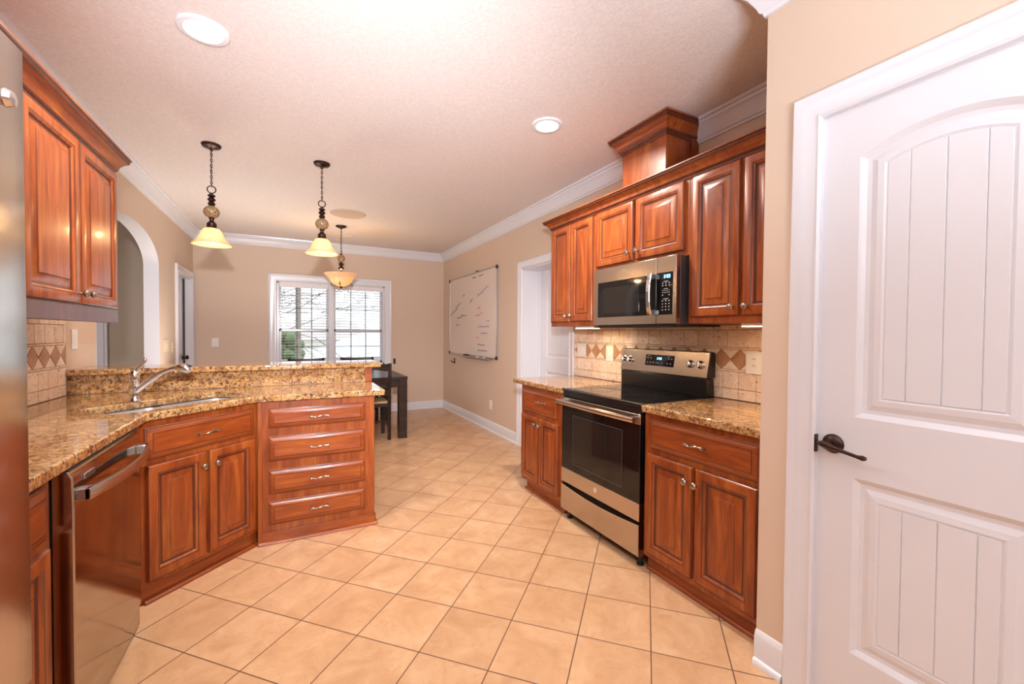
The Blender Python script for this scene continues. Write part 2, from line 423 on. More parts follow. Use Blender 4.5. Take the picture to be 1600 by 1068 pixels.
# crown moulding round the ceiling
CR = [(0, -.125), (.010, -.125), (.013, -.113), (.022, -.108), (.03, -.088), (.052, -.05), (.074, -.034), (.078, -.02), (.09, -.016), (.093, 0), (0, 0)]
struct(MB().sweep([(XL, YR, CZ), (XL, YB, CZ), (XW, YB, CZ), (XW, YP, CZ), (XP, YP, CZ), (XP, YR, CZ)], CR).build('trim_2', M_WHITE))
BS = [(0, 0), (.026, 0), (.026, .012), (.02, .022), (.014, .026), (.014, .108), (.010, .122), (.004, .132), (0, .133)]
def base(name, path): struct(MB().sweep(path, BS).build(name, M_WHITE))
base('baseboard_back', [(XL, DL1 + .09, 0), (XL, YB, 0), (XW, YB, 0), (XW, DR1 + .08, 0)])
base('baseboard_left', [(XL, 3.58, 0), (XL, AY0, 0)])
base('baseboard_left_far', [(XL, AY1, 0), (XL, DL0 - .085, 0)])
base('baseboard_pantry', [(XP, YP, 0), (XP, DP1 + .09, 0)])
# casings: profile (a outward from the opening, b proud of the wall)
CS = [(0, 0), (0, .012), (.008, .018), (.022, .012), (.03, .013), (.055, .016), (.066, .024), (.084, .026), (.09, .02), (.09, 0)]
def casing(name, path, n, sc=1., prof=CS, mat=None):
    struct(MB().sweep(path, [(a * sc, b) for a, b in prof], n).build(name, mat or M_WHITE))
casing('trim_3', [(XP, DP1 - .004, 0), (XP, DP1 - .004, DPZ), (XP, DP0 + .004, DPZ), (XP, DP0 + .004, 0)][::-1], (-1, 0, 0), 1.0)
casing('trim_4', [(XW, DR1, 0), (XW, DR1, DRZ), (XW, DR0, DRZ), (XW, DR0, 0)][::-1], (-1, 0, 0), .92)
casing('trim_5', [(XL, DL1, 0), (XL, DL1, DLZ), (XL, DL0, DLZ), (XL, DL0, 0)], (1, 0, 0), .9)
WC = [(0, 0), (0, .014), (.006, .02), (.03, .018), (.04, .021), (.085, .023), (.095, .03), (.108, .032), (.112, .026), (.112, 0)]
casing('trim_6', [(WX1, YB, WZ0), (WX1, YB, WZ1), (WX0, YB, WZ1), (WX0, YB, WZ0)], (0, -1, 0), .93, WC)
struct(MB().box(WX0 - .13, WX1 + .13, YB - .06, YB + .02, WZ0 - .03, WZ0).box(WX0 - .1, WX1 + .1, YB - .018, YB, WZ0 - .11, WZ0 - .03).build('trim_7', M_WHITE, bevel=.004))
# casing of a far hall doorway seen through the arch
struct(MB().box(-2.15, -2.03, YB - .15, YB - .12, 0, 2.1).box(-2.12, -2.06, YB - .16, YB - .12, 0, 2.1).box(-3.2, -2.03, YB - .15, YB - .12, 2.1, 2.2).build('trim_8', M_WHITE))

# ------------------------------------------------------------------ doors (local: x width, front faces -y, z up)
def arc_outline(x0, x1, z0, zs, rise, i=0., n=16):
    c, a = (x0 + x1) / 2, (x1 - x0) / 2
    R = (a * a + rise * rise) / (2 * rise) if rise > 1e-4 else 0
    pts = [(x0 + i, z0 + i), (x1 - i, z0 + i)]
    if not R: return pts + [(x1 - i, zs - i), (x0 + i, zs - i)]
    zc = zs + rise - R; Ri = R - i
    for k in range(n + 1):
        x = (x1 - i) + (x0 - x1 + 2 * i) * k / n
        pts.append((x, zc + math.sqrt(max(Ri * Ri - (x - c) ** 2, 0))))
    return pts
def make_door(name, w, h, th, panels, mats, loc, rz, grooves):
    d = bpy.data.objects.new(name, None); COL.objects.link(d); d.location = loc; d.rotation_euler = (0, 0, rz); d['kind'] = 'structure'
    b = MB(); holes = [arc_outline(*p) for p in panels]
    b.slab([(0, 0), (w, 0), (w, h), (0, h)], holes, th, lambda x, y, z: (x, th / 2 + z, y))
    b.build('slab', mats, d)
    for p in panels:
        q = MB(); rs = []
        for i, y in ((0, .0005), (.006, .004), (.016, .012), (.028, .013), (.045, .006), (.062, .004), (.07, .0075)):
            rs.append([(x, y, z) for x, z in arc_outline(*p, i)])
        q.rings(rs, 0, False, True)
        x0, x1, z0, zs, ri = p; ii = .07
        xs = [x0 + ii] + [x0 + g for g in grooves] + [x1 - ii]
        c, a = (x0 + x1) / 2, (x1 - x0) / 2; R = (a * a + ri * ri) / (2 * ri) if ri > 1e-4 else 0
        for xa, xb in zip(xs, xs[1:]):
            xa += .0012; xb -= .0012
            top = []
            for k in range(7):
                x = xb + (xa - xb) * k / 6
                top.append((x, (zs + ri - R + math.sqrt((R - ii) ** 2 - (x - c) ** 2)) if R else zs - ii))
            outl = [(xa, z0 + ii), (xb, z0 + ii)] + top
            cx = (xa + xb) / 2
            q.rings([[(x, .008, z) for x, z in outl], [(x, .005, z) for x, z in outl], [(cx + (x - cx) * .965, .0042, z) for x, z in outl]], 0, False, True)
        q.build('panel', mats, d, ang=8)
    return d
def lever(parent, x, z, flip=1):
    q = MB()
    q.lathe([(.0325, 0), (.0325, -.004), (.029, -.009), (.022, -.013), (.012, -.016), (.011, -.045), (.013, -.05), (.004, -.056)], (x, 0, z), 28, 'y')
    pts = [(x - flip * .022, -.052, z + .004), (x - flip * .008, -.054, z + .004), (x + flip * .02, -.053, z - .002), (x + flip * .055, -.05, z - .010), (x + flip * .088, -.047, z - .017), (x + flip * .103, -.046, z - .018), (x + flip * .112, -.046, z - .018)]
    q.tube(pts, [.006, .012, .0095, .0062, .0058, .0088, .005], 12)
    return tag(q.build('lever_handle', M_BRONZE, parent), 'dark bronze lever handle on a round rose')
# pantry door: local x=0 at its latch side (Y=.80), running towards -Y
pd = make_door('door_2', .63, 2.045, .035, [(.107, .507, 1.026, 1.877, .055), (.107, .507, .24, .825, 0)], M_WHITE, (XP + .006, DP1 - .004, .006), -PI / 2, (.125, .205, .285))
tag(pd, 'white arched two panel pantry door with dark bronze lever')
lever(pd, .048, .925)
struct(MB().box(XP + .001, XP + WT, DP1 - .0042, DP1 - .0002, 0, DPZ).box(XP + .001, XP + WT, DP0 + .0002, DP0 + .0042, 0, DPZ).box(XP + .045, XP + .075, DP1 - .02, DP1 - .004, 0, DPZ).box(XP + .045, XP + .075, DP0 + .004, DP0 + .02, 0, DPZ).box(XP + .001, XP + WT, DP0, DP1, DPZ - .004, DPZ - .0002).build('trim_9', M_WHITE))
tag(MB().box(XP - .0135, XP + .004, DP1 - .0065, DP1 - .001, .893, .955).box(XP - .012, XP - .004, DP1 - .008, DP1 - .004, .91, .938).build('strike_plate', M_BRONZE, bevel=.001), 'small dark bronze strike plate on the pantry door jamb', 'strike plate')
# passage door in the right wall, closed at the far side of its jamb
rd = make_door('door_1', DR1 - DR0 - .03, DRZ - .02, .035, [(.13, .78, 1.02, 1.80, .09), (.13, .78, .2, .86, 0)], M_WHITE, (XW + .235, DR1 - .015, .008), -PI / 2, (.2, .325, .45))
tag(rd, 'white arched two panel door beyond the counter')
struct(MB().box(XW, XW + .29, DR1 - .014, DR1, 0, DRZ).box(XW, XW + .29, DR0, DR0 + .014, 0, DRZ).box(XW, XW + .29, DR0, DR1, DRZ - .014, DRZ - .0005).box(XW + .205, XW + .233, DR1 - .03, DR1 - .013, 0, DRZ).box(XW + .205, XW + .233, DR0 + .013, DR0 + .03, 0, DRZ).build('trim_10', M_WHITE))
ld = make_door('door_3', DL1 - DL0 - .06, DLZ - .02, .035, [(.11, .60, 1.0, 1.8, .07), (.11, .60, .2, .85, 0)], M_WHITE, (XL - .085, DL0 + .012, .008), PI / 2, (.16, .245, .33))
tag(ld, 'white door in the corner, left of the back wall')
tag(MB().lathe([(.03, 0), (.03, -.008), (.014, -.012), (.012, -.035), (.026, -.045), (.028, -.06), (.018, -.07), (.003, -.072)], (.68, 0, .95), 20, 'y').build('door_knob', M_BRONZE, ld), 'dark round knob')
struct(MB().box(XL - WT, XL, DL0, DL0 + .01, 0, DLZ).box(XL - WT, XL, DL1 - .014, DL1, 0, DLZ).box(XL - WT, XL, DL0, DL1, DLZ - .012, DLZ - .0005).build('trim_11', M_WHITE))
struct(MB().box(XL - WT, XL - .068, DL1 - .03, DL1 - .014, 0, DLZ - .012).build('gap_shade_strip', M_BLACKM))  # black strip standing in for the shadow gap between door and jamb

# ------------------------------------------------------------------ window: twin double-hung units
win = bpy.data.objects.new('window_1', None); COL.objects.link(win); win.location = (0, YB, 0); win['kind'] = 'structure'
tag(win, 'white twin double hung window in the back wall')
MUL0, MUL1 = .494, .572
fr = MB()
fr.box(WX0, WX1, .0, .12, WZ1 - .02, WZ1).box(WX0, WX1, 0, .12, WZ0, WZ0 + .03).box(WX0, WX0 + .03, 0, .12, WZ0, WZ1).box(WX1 - .03, WX1, 0, .12, WZ0, WZ1).box(MUL0, MUL1, -.002, .12, WZ0, WZ1)
fr.build('window_frame', M_WHITE, win, bevel=.002)
for x0, x1 in ((WX0 + .03, MUL0), (MUL1, WX1 - .03)):
    for z0, z1, yy in ((1.30, WZ1 - .02, .085), (WZ0 + .03, 1.345, .06)):
        s_ = MB(); t_ = .03
        s_.box(x0, x1, yy, yy + .025, z0, z0 + t_ + .005).box(x0, x1, yy, yy + .025, z1 - t_, z1).box(x0, x0 + t_, yy, yy + .025, z0, z1).box(x1 - t_, x1, yy, yy + .025, z0, z1)
        sa = s_.build('sash', M_WHITE, win, bevel=.002)
        g = MB(); gx0, gx1, gz0, gz1 = x0 + t_, x1 - t_, z0 + t_, z1 - t_
        for k in (1, 2): xx = gx0 + (gx1 - gx0) * k / 3; g.box(xx - .007, xx + .007, yy + .006, yy + .012, gz0, gz1)
        zz = (gz0 + gz1) / 2; g.box(gx0, gx1, yy + .006, yy + .012, zz - .006, zz + .006)
        tag(g.build('grille', M_MUNTIN, sa), 'grille bars in backlit shade')
        MB().box(gx0 - .004, gx1 + .004, yy + .014, yy + .018, gz0 - .004, gz1 + .004).build('glass', M_GLASS, sa)
def blind(x0, x1, label):
    b = thing('window_blind', label, 'blind', (0, YB, 0), 0, 'window blinds')
    MB().box(x0, x1, .004, .054, WZ1 - .062, WZ1 - .021).box(x0, x1, -.004, .002, WZ1 - .085, WZ1 - .02).build('headrail', M_BLIND, b, bevel=.002)
    sl = MB(); z = WZ1 - .11
    while z > .90:
        rs = []
        for k in range(5):
            u = -1 + k / 2; rs.append([(x0 + .003, .031 + u * .023, z + .003 * (1 - u * u) + u * -.002), (x1 - .003, .031 + u * .023, z + .003 * (1 - u * u) + u * -.002)])
        rs2 = [[(p[0], p[1], p[2] + .0022) for p in r] for r in rs]
        loop = [r for r in rs] + [r for r in rs2[::-1]]
        sl.rings([[r[0] for r in loop], [r[1] for r in loop]])
        z -= .042
    sl.build('slats', M_BLIND, b)
    MB().box(x0 + .003, x1 - .003, .01, .052, .87, .892).build('bottom_rail', M_BLIND, b, bevel=.003)
    cd = MB()
    for xx in (x0 + .07, (x0 + x1) / 2, x1 - .07):
        for yy in (.0075, .0545): cd.tube([(xx, yy, .88), (xx, yy, WZ1 - .05)], .0012, 5)
    cd.build('cords', M_BLIND, b)
blind(WX0 + .034, MUL0 - .004, 'white slatted blind over the left half of the back window, before bare branches')
blind(MUL1 + .004, WX1 - .034, 'white slatted blind over the right half of the back window, before the neighbour house')

# ------------------------------------------------------------------ cabinet parts (local: x right, -y towards viewer)
DOOR_T = .021
def knob(parent, x, y, z):
    return MB().lathe([(.006, 0), (.006, -.008), (.005, -.014), (.010, -.019), (.0155, -.024), (.0165, -.029), (.013, -.034), (.005, -.037)], (x, y, z), 20, 'y').build('knob', M_PEWTER, parent)
def pull(parent, x, y, z):
    q = MB(); pts = []; rr = []
    for k in range(17):
        u = -1 + k / 8; pts.append((x + u * .048, y - .022 + .004 * abs(u) ** 2 - .003, z + .004 * math.sin(u * PI)))
        rr.append(.0042 + .0022 * math.cos(u * PI * 2) * (1 if abs(u) > .25 else .6))
    q.tube(pts, rr, 10)
    for s_ in (-1, 1):
        q.tube([(x + s_ * .046, y + .001, z), (x + s_ * .046, y - .010, z), (x + s_ * .0475, y - .022, z)], [.0075, .005, .0068], 10)
        q.lathe([(.001, -.031), (.006, -.029), (.0078, -.023), (.006, -.017), (.001, -.015)], (x + s_ * .049, y, z), 12, 'y')
    return q.build('handle', M_PEWTER, parent)
def raised_door(parent, x0, x1, z0, z1, kx=None, kz=None, label=None, stile=.056):
    t = DOOR_T
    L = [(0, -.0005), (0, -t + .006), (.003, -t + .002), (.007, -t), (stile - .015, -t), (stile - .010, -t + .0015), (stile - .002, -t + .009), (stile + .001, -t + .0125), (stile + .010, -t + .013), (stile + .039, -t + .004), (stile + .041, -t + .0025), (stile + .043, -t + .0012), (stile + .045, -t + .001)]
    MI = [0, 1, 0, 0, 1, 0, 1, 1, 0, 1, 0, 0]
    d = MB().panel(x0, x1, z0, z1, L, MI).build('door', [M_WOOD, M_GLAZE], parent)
    if label: d['label'] = label
    if kx is not None: knob(d, kx, -t, kz)
    return d
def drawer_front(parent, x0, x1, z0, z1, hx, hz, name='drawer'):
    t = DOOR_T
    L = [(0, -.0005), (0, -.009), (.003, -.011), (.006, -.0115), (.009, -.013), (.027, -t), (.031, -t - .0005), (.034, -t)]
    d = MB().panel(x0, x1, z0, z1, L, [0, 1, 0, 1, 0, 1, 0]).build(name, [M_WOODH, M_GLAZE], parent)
    if hx is not None: pull(d, hx, -t, hz)
    return d
def toe_shoe(parent, pts):
    MB().sweep(pts, [(0, 0), (.016, 0), (.015, .006), (.011, .012), (.005, .017), (0, .018)]).build('shoe_moulding', M_WOODH, parent)

# right base cabinets
XC = 1.72
c1 = thing('base_cabinet', 'cherry base cabinet between the range and the pantry wall, scuffed toe kick', 'cabinet', (XC, 1.692, 0), -PI / 2, 'cherry base cabinets')
w = 1.692 - YP - .002
MB().box(0, w, 0, XW - XC - .002, .085, .875).build('carcass', M_WOOD, c1, bevel=.0015)
MB().box(0, w, .035, XW - XC - .01, 0.001, .085).build('toe_kick', M_WOODH, c1)
toe_shoe(c1, [(w - .001, .035, 0.0005), (.002, .035, 0.0005)][::-1])
drawer_front(c1, .048, .645, .69, .845, .345, .77)
raised_door(c1, .028, .322, .118, .66, .296, .588)
raised_door(c1, .340, .640, .118, .66, .352, .585)
c2 = thing('base_cabinet', 'narrow cherry base cabinet at the far end, beyond the range', 'cabinet', (XC, 3.09, 0), -PI / 2, 'cherry base cabinets')
w = 3.09 - 2.482
MB().box(0, w, 0, XW - XC - .002, .085, .875).build('carcass', M_WOOD, c2, bevel=.0015)
MB().box(.04, w, .035, XW - XC - .01, 0.001, .085).build('toe_kick', M_WOODH, c2)
toe_shoe(c2, [(.04, .5, .0005), (.04, .035, .0005), (w - .002, .035, .0005)])
drawer_front(c2, .045, .55, .668, .845, .345, .765)
raised_door(c2, .022, .292, .115, .64, .268, .585, stile=.05)
raised_door(c2, .305, .575, .115, .64, .33, .585, stile=.05)

# wall cabinets on the right
XU = 2.01
def wall_cab(label, y1, y0, z0, z1, doors, knobs, name='wall_cabinet'):
    c = thing(name, label, 'cabinet', (XU, y1, z0), -PI / 2, 'cherry wall cabinets')
    w = y1 - y0
    MB().box(0, w, 0, XW - XU - .002, 0, z1 - z0).build('carcass', M_WOOD, c, bevel=.0015)
    for (a, b, za, zb), k in zip(doors, knobs): raised_door(c, y1 - a, y1 - b, za - z0, zb - z0, y1 - k[0], k[1] - z0)
    return c
ZT = 2.215
wall_cab('tall cherry wall cabinet with slim doors, left of the microwave', 3.09, 2.502, 1.363, ZT, [(3.075, 2.803, 1.40, 2.185), (2.79, 2.518, 1.40, 2.185)], [(2.83, 1.445), (2.765, 1.445)])
wall_cab('short cherry wall cabinet above the microwave', 2.5, 1.662, 1.757, ZT, [(2.475, 2.095, 1.79, 2.185), (2.068, 1.69, 1.79, 2.185)], [(2.125, 1.845), (2.04, 1.845)])
wall_cab('tall cherry wall cabinet beside the pantry wall, above the counter', 1.66, YP + .002, 1.363, ZT, [(1.632, 1.345, 1.40, 2.185), (1.325, 1.038, 1.40, 2.185)], [(1.372, 1.445), (1.297, 1.445)])
CCR = [(0, 0), (.006, 0), (.008, .012), (.014, .016), (.018, .022), (.022, .034), (.036, .05), (.05, .058), (.056, .064), (.058, .074), (.064, .076), (.064, .084), (0, .084)]
CGL = (1, 2, 3, 7, 8, 9)
cm = MB().sweep([(XW - .003, 3.0925, 2.19), (XU - .0015, 3.0925, 2.19), (XU - .0015, YP + .004, 2.19)], CCR, pm=CGL)
cm.box(XU + .002, XW - .003, YP + .004, 3.088, 2.2155, 2.268)
tag(cm.build('cabinet_crown', [M_WOODH, M_GLAZE]), 'long cherry crown moulding along the tops of the right wall cabinets', 'moulding')
ch = thing('chimney_box', 'cherry chimney box rising from the cabinets to the ceiling', 'chimney box', (2.052, 2.262, 2.27), -PI / 2)
MB().box(0, .382, 0, XW - 2.052 - .002, 0, CZ - 2.27 - .004).build('box', M_WOOD, ch, bevel=.001)
MB().box(.383, .394, XW - 2.052 - .07, XW - 2.052 - .004, 0, CZ - 2.27 - .1).build('filler_strip', M_WOOD, ch)
HH = CZ - 2.27 - .004
MB().sweep([(.3835, XW - 2.052 - .003, HH - .115), (.3835, -.0015, HH - .115), (-.0015, -.0015, HH - .115), (-.0015, XW - 2.052 - .003, HH - .115)],
           [(-a * 1.15, b * 1.36) for a, b in CCR], (0, 0, 1), pm=CGL).build('crown', [M_WOODH, M_GLAZE], ch)

# ------------------------------------------------------------------ left run
XF = -.645
c3 = thing('base_cabinet', 'cherry base cabinet between the dishwasher and the refrigerator', 'cabinet', (XF, 1.165, 0), PI / 2, 'cherry base cabinets')
w = 1.738 - 1.165
MB().box(0, w, 0, .543, .085, .875).build('carcass', M_WOOD, c3, bevel=.0015)
MB().box(0, w, .05, .54, .001, .085).build('toe_kick', M_WOODH, c3)
drawer_front(c3, .03, w - .045, .69, .848, .22, .77)
raised_door(c3, .03, w - .045, .115, .665, .075, .6)
# diagonal sink cabinet
S0 = Vector((-.631, 2.526)); S1 = Vector((-.192, 2.953))
ang = math.atan2(S1.y - S0.y, S1.x - S0.x); Ls = (S1 - S0).length
def to_loc(x, y):
    d = Vector((x - S0.x, y - S0.y)); return (d.x * math.cos(ang) + d.y * math.sin(ang), -d.x * math.sin(ang) + d.y * math.cos(ang))
c4 = thing('sink_cabinet', 'diagonal cherry sink cabinet in the corner, two doors under a false drawer', 'cabinet', (S0.x, S0.y, 0), ang, 'cherry base cabinets')
poly = [to_loc(*p) for p in ((-.622, 2.392), (S0.x, S0.y), (S1.x, S1.y), (-.19, 2.99), (-.19, 3.40), (-1.188, 3.40), (-1.188, 2.392))]
cb = MB()
cb.rings([[(x, y, .085) for x, y in poly], [(x, y, .66) for x, y in poly]])
lo = [(x, y + .002 if i in (1, 2) else y) for i, (x, y) in enumerate(poly)]
cb.rings([[(*poly[0], .66), (*poly[1], .66), (*poly[1], .875), (*poly[0], .875)], [(poly[0][0] - .02, poly[0][1] + .02, .66), (poly[1][0], poly[1][1] + .02, .66), (poly[1][0], poly[1][1] + .02, .875), (poly[0][0] - .02, poly[0][1] + .02, .875)]])
cb.box(poly[1][0], poly[2][0], 0, .02, .655, .875)
cb.build('carcass', M_WOOD, c4)
tp = [to_loc(*p) for p in ((-.63, 2.392), (-.64, 2.52), (-.189, 2.9585), (-.189, 3.3), (-1.1, 3.3), (-1.1, 2.392))]
MB().rings([[(x, y + .012, .001) for x, y in tp], [(x, y + .012, .085) for x, y in tp]]).build('toe_kick', M_WOODH, c4)
toe_shoe(c4, [(.012, .006, .0005), (Ls - .006, .006, .0005)])
drawer_front(c4, .012, .582, .69, .842, .295, .765, 'false_drawer')
raised_door(c4, .018, .292, .108, .662, .268, .588, 'cherry door catching a brighter orange streak')
raised_door(c4, .308, .586, .108, .662, .34, .588)
# peninsula drawers
c5 = thing('drawer_cabinet', 'cherry peninsula cabinet with a stack of four drawers', 'cabinet', (-.186, 2.94, 0), 0, 'cherry base cabinets')
w = .676
MB().box(0, w, 0, .47, .001, .875).build('carcass', M_WOOD, c5, bevel=.0015)
MB().box(-.004, .02, -.012, .0, .001, .875).build('corner_post', M_WOOD, c5, bevel=.003)
MB().box(.0, w + .006, -.008, .0, .001, .072).box(w, w + .008, -.008, .46, .001, .072).build('base_board', M_WOODH, c5, bevel=.002)
toe_shoe(c5, [(0, -.008, .0005), (w + .008, -.008, .0005), (w + .008, .46, .0005)])
for z0, z1, hz in ((.712, .832, .77), (.508, .658, .58), (.305, .453, .38), (.118, .26, .19)):
    drawer_front(c5, .055, .615, z0, z1, .338, hz)
# pony wall behind the peninsula, below the bar top, faced with wood at its end
struct(MB().box(XL + .002, .50, 3.4445, 3.555, 0, 1.028).build('wall_bar', M_WALL))
pe = thing('bar_end_panel', 'cherry end panel closing the raised bar wall', 'end panel', (.5, 3.43, 0))
MB().box(.002, .052, -.006, .13, .9155, 1.028).box(.002, .048, -.018, .13, .001, .874).build('panel', M_WOOD, pe, bevel=.002)

# ------------------------------------------------------------------ granite
def rounded(cx, cy, hw, hd, r, a, n=6):
    pts = []
    for sx, sy, a0 in ((1, 1, 0), (-1, 1, PI / 2), (-1, -1, PI), (1, -1, 1.5 * PI)):
        for k in range(n + 1):
            t = a0 + PI / 2 * k / n; x, y = sx * (hw - r) + r * math.cos(t), sy * (hd - r) + r * math.sin(t)
            pts.append((cx + x * math.cos(a) - y * math.sin(a), cy + x * math.sin(a) + y * math.cos(a)))
    return pts
SKC = Vector((-.41, 2.74)) + Vector((-.6972, .7168)) * .222      # sink centre
SK_HW, SK_HD = .36, .162
hole = rounded(SKC.x, SKC.y, SK_HW, SK_HD, .06, ang)
def stone(name, label, outline, holes, z0, z1):
    o = MB().slab(outline, holes, z1 - z0, lambda x, y, z: (x, y, (z0 + z1) / 2 + z)).build(name, M_GRANITE, bevel=.006)
    return tag(o, label, 'countertop', None)
ct = stone('countertop', 'L-shaped gold granite countertop around the corner sink', [(-.603, 1.165), (-.603, 2.512), (-.195, 2.91), (.555, 2.91), (.555, 3.425), (XL + .002, 3.425), (XL + .002, 1.165)], [hole], .876, .914)
stone('countertop', 'gold granite countertop piece between the range and the pantry wall', [(1.692, YP + .003), (1.692, 1.697), (XW - .014, 1.697), (XW - .014, YP + .003)], [], .876, .914)
stone('countertop', 'gold granite countertop piece beyond the range, below the slim wall cabinet', [(1.692, 2.478), (1.692, 3.205), (XW - .014, 3.205), (XW - .014, 2.478)], [], .876, .914)
bar = thing('raised_bar', 'raised gold granite bar top with granite riser behind the sink', 'bar counter', (0, 3.428, .914))
MB().box(XL + .003, .502, 0, .016, .0015, .114).build('riser', M_GRANITE, bar, bevel=.001)
MB().slab([(XL + .003, -.04), (.615, -.04), (.615, .33), (XL + .003, .33)], [], .036, lambda x, y, z: (x, y, .134 + z)).build('bar_top', M_GRANITE, bar, bevel=.008)

# sink
sk = thing('sink', 'stainless steel double bowl undermount corner sink', 'sink', (SKC.x, SKC.y, .875), ang)
for name_, cx, hw in (('bowl', -.185, .168), ('bowl', .185, .168)):
    b = MB(); rs = []
    for z, gr in ((-.0005, .016), (-.002, .0), (-.12, -.004), (-.155, -.016), (-.168, -.04)):
        rs.append([(x, y, z) for x, y in rounded(cx, 0, hw + gr, SK_HD + .004 + gr, .055, 0)])
    b.rings(rs, 0, False, True)
    bo = b.build(name_, M_SINK, sk)
    MB().lathe([(.042, -.1675), (.042, -.164), (.032, -.1655), (.0, -.167)], (cx, 0, 0), 24).build('drain', M_CHROME, bo)
# faucet
FX, FY = -.765, 2.975
fa = thing('faucet', 'chrome kitchen faucet with pull-out spray spout behind the sink', 'faucet', (FX, FY, .914))
MB().lathe([(.03, .0005), (.03, .006), (.024, .014), (.021, .03), (.021, .055), (.0235, .06), (.0235, .1), (.022, .125), (.0245, .132), (.0245, .145), (.02, .162), (.01, .172), (.002, .174)]).build('body', M_CHROME, fa)
MB().tube([(.004, 0, .155), (.016, -.004, .18), (.034, -.008, .198), (.045, -.012, .214), (.05, -.014, .228), (.054, -.016, .238)], [.012, .009, .007, .007, .010, .004], 12).build('lever', M_CHROME, fa)
sdir = Vector((.93, -.37, 0)).normalized()
sp = [sdir * a + Vector((0, 0, z)) for a, z in ((.0, .045), (.03, .075), (.08, .115), (.1, .132), (.14, .158), (.185, .176), (.215, .183))]
so = MB().tube(sp, [.015, .0165, .0165, .0175, .012, .012, .0125], 14).build('spout', M_CHROME, fa)
hd = [sdir * a + Vector((0, 0, z)) for a, z in ((.213, .183), (.23, .186), (.25, .184), (.272, .172), (.28, .164))]
MB().tube(hd, [.015, .021, .024, .021, .014], 16).build('spray_head', M_CHROME, so)
MB().tube([sdir * .262 + Vector((0, 0, .198)), sdir * .29 + Vector((0, 0, .193))], [.006, .005], 8).build('spray_button', M_BLACKM, so)

# ------------------------------------------------------------------ tile backsplashes
def backsplash(label, y0, y1, xw, sgn, z0, z1):
    t = thing('tile_backsplash', label, 'backsplash', (xw, (y0 + y1) / 2, z0), 0, 'tile backsplashes')
    a, b = y0 - (y0 + y1) / 2, y1 - (y0 + y1) / 2
    X = lambda d: sorted((sgn * .001, sgn * d))
    MB().box(*X(.007), a, b, 0, z1 - z0).build('grout', M_GROUT, t)
    q = MB(); dk = MB(); g = .0018; s = .105
    def rows(za, zb, off):
        y = a + off - s
        while y < b:
            p0, p1 = max(y, a) + g, min(y + s, b) - g
            if p1 - p0 > .006: q.box(*X(.0115), p0, p1, za + g, zb - g)
            y += s
    H = z1 - z0
    rows(0.001, .064, .03); rows(.064, .168, .03); rows(.168, .18, .06)
    zb0, zb1 = .18, .30; s2 = .12; zc = (zb0 + zb1) / 2; hh = (zb1 - zb0) / 2 - g
    def poly(mb, pts):
        pts = [(min(max(y, a + .001), b - .001), z) for y, z in pts]
        if max(p[0] for p in pts) - min(p[0] for p in pts) < .004: return
        mb.rings([[(sgn * .002, y, z) for y, z in pts], [(sgn * .0112, y, z) for y, z in pts]])
    y = a - .05
    while y < b + s2:
        h = s2 / 2 - g
        poly(dk, [(y - h, zc), (y, zc - hh), (y + h, zc), (y, zc + hh)])
        poly(q, [(y + .006, zb0 + g), (y + s2 - .006, zb0 + g), (y + s2 / 2, zc - g * 2.2)])
        poly(q, [(y + .006, zb1 - g), (y + s2 / 2, zc + g * 2.2), (y + s2 - .006, zb1 - g)])
        y += s2
    rows(.30, .312, .02); rows(.312, .417, .0); rows(.417, H, .05)
    q.build('field_tiles', M_TRAV, t, bevel=.001, merge=False)
    tag(dk.build('diamond_tiles', M_TRAVD, t, bevel=.001, merge=False), 'band of darker brown diamond tiles')
    return t
backsplash('travertine tile backsplash with brown diamonds behind the range', YP + .004, 3.19, XW, -1, .915, 1.362)
backsplash('travertine tile backsplash with brown diamonds beside the refrigerator, below the left cabinet', 1.17, 3.40, XL, 1, .915, 1.372)

# left wall cabinet
XLU = -.863
c6 = thing('wall_cabinet', 'cherry wall cabinet over the sink run beside the refrigerator, glossy doors', 'cabinet', (XLU, 1.65, 1.375), PI / 2, 'cherry wall cabinets')
w = 3.04 - 1.65
MB().box(0, w, 0, XLU - XL - .002, 0, .80).build('carcass', M_WOOD, c6, bevel=.0015)
raised_door(c6, .475, .922, .045, .772, .895, .09)
raised_door(c6, .942, 1.378, .045, .772, .972, .09)
raised_door(c6, .015, .455, .045, .772, .045, .09)
MB().box(0, w + .002, -.016, .004, -.034, .038).build('light_rail', M_GLAZE, c6, bevel=.003)
MB().sweep([(0, -.0015, .775), (w + .0015, -.0015, .775), (w + .0015, XLU - XL - .003, .775)], [(a, b * 1.25) for a, b in CCR], (0, 0, 1), pm=CGL).box(0.001, w - .001, .001, XLU - XL - .003, .8005, .878).build('crown', [M_WOODH, M_GLAZE], c6)

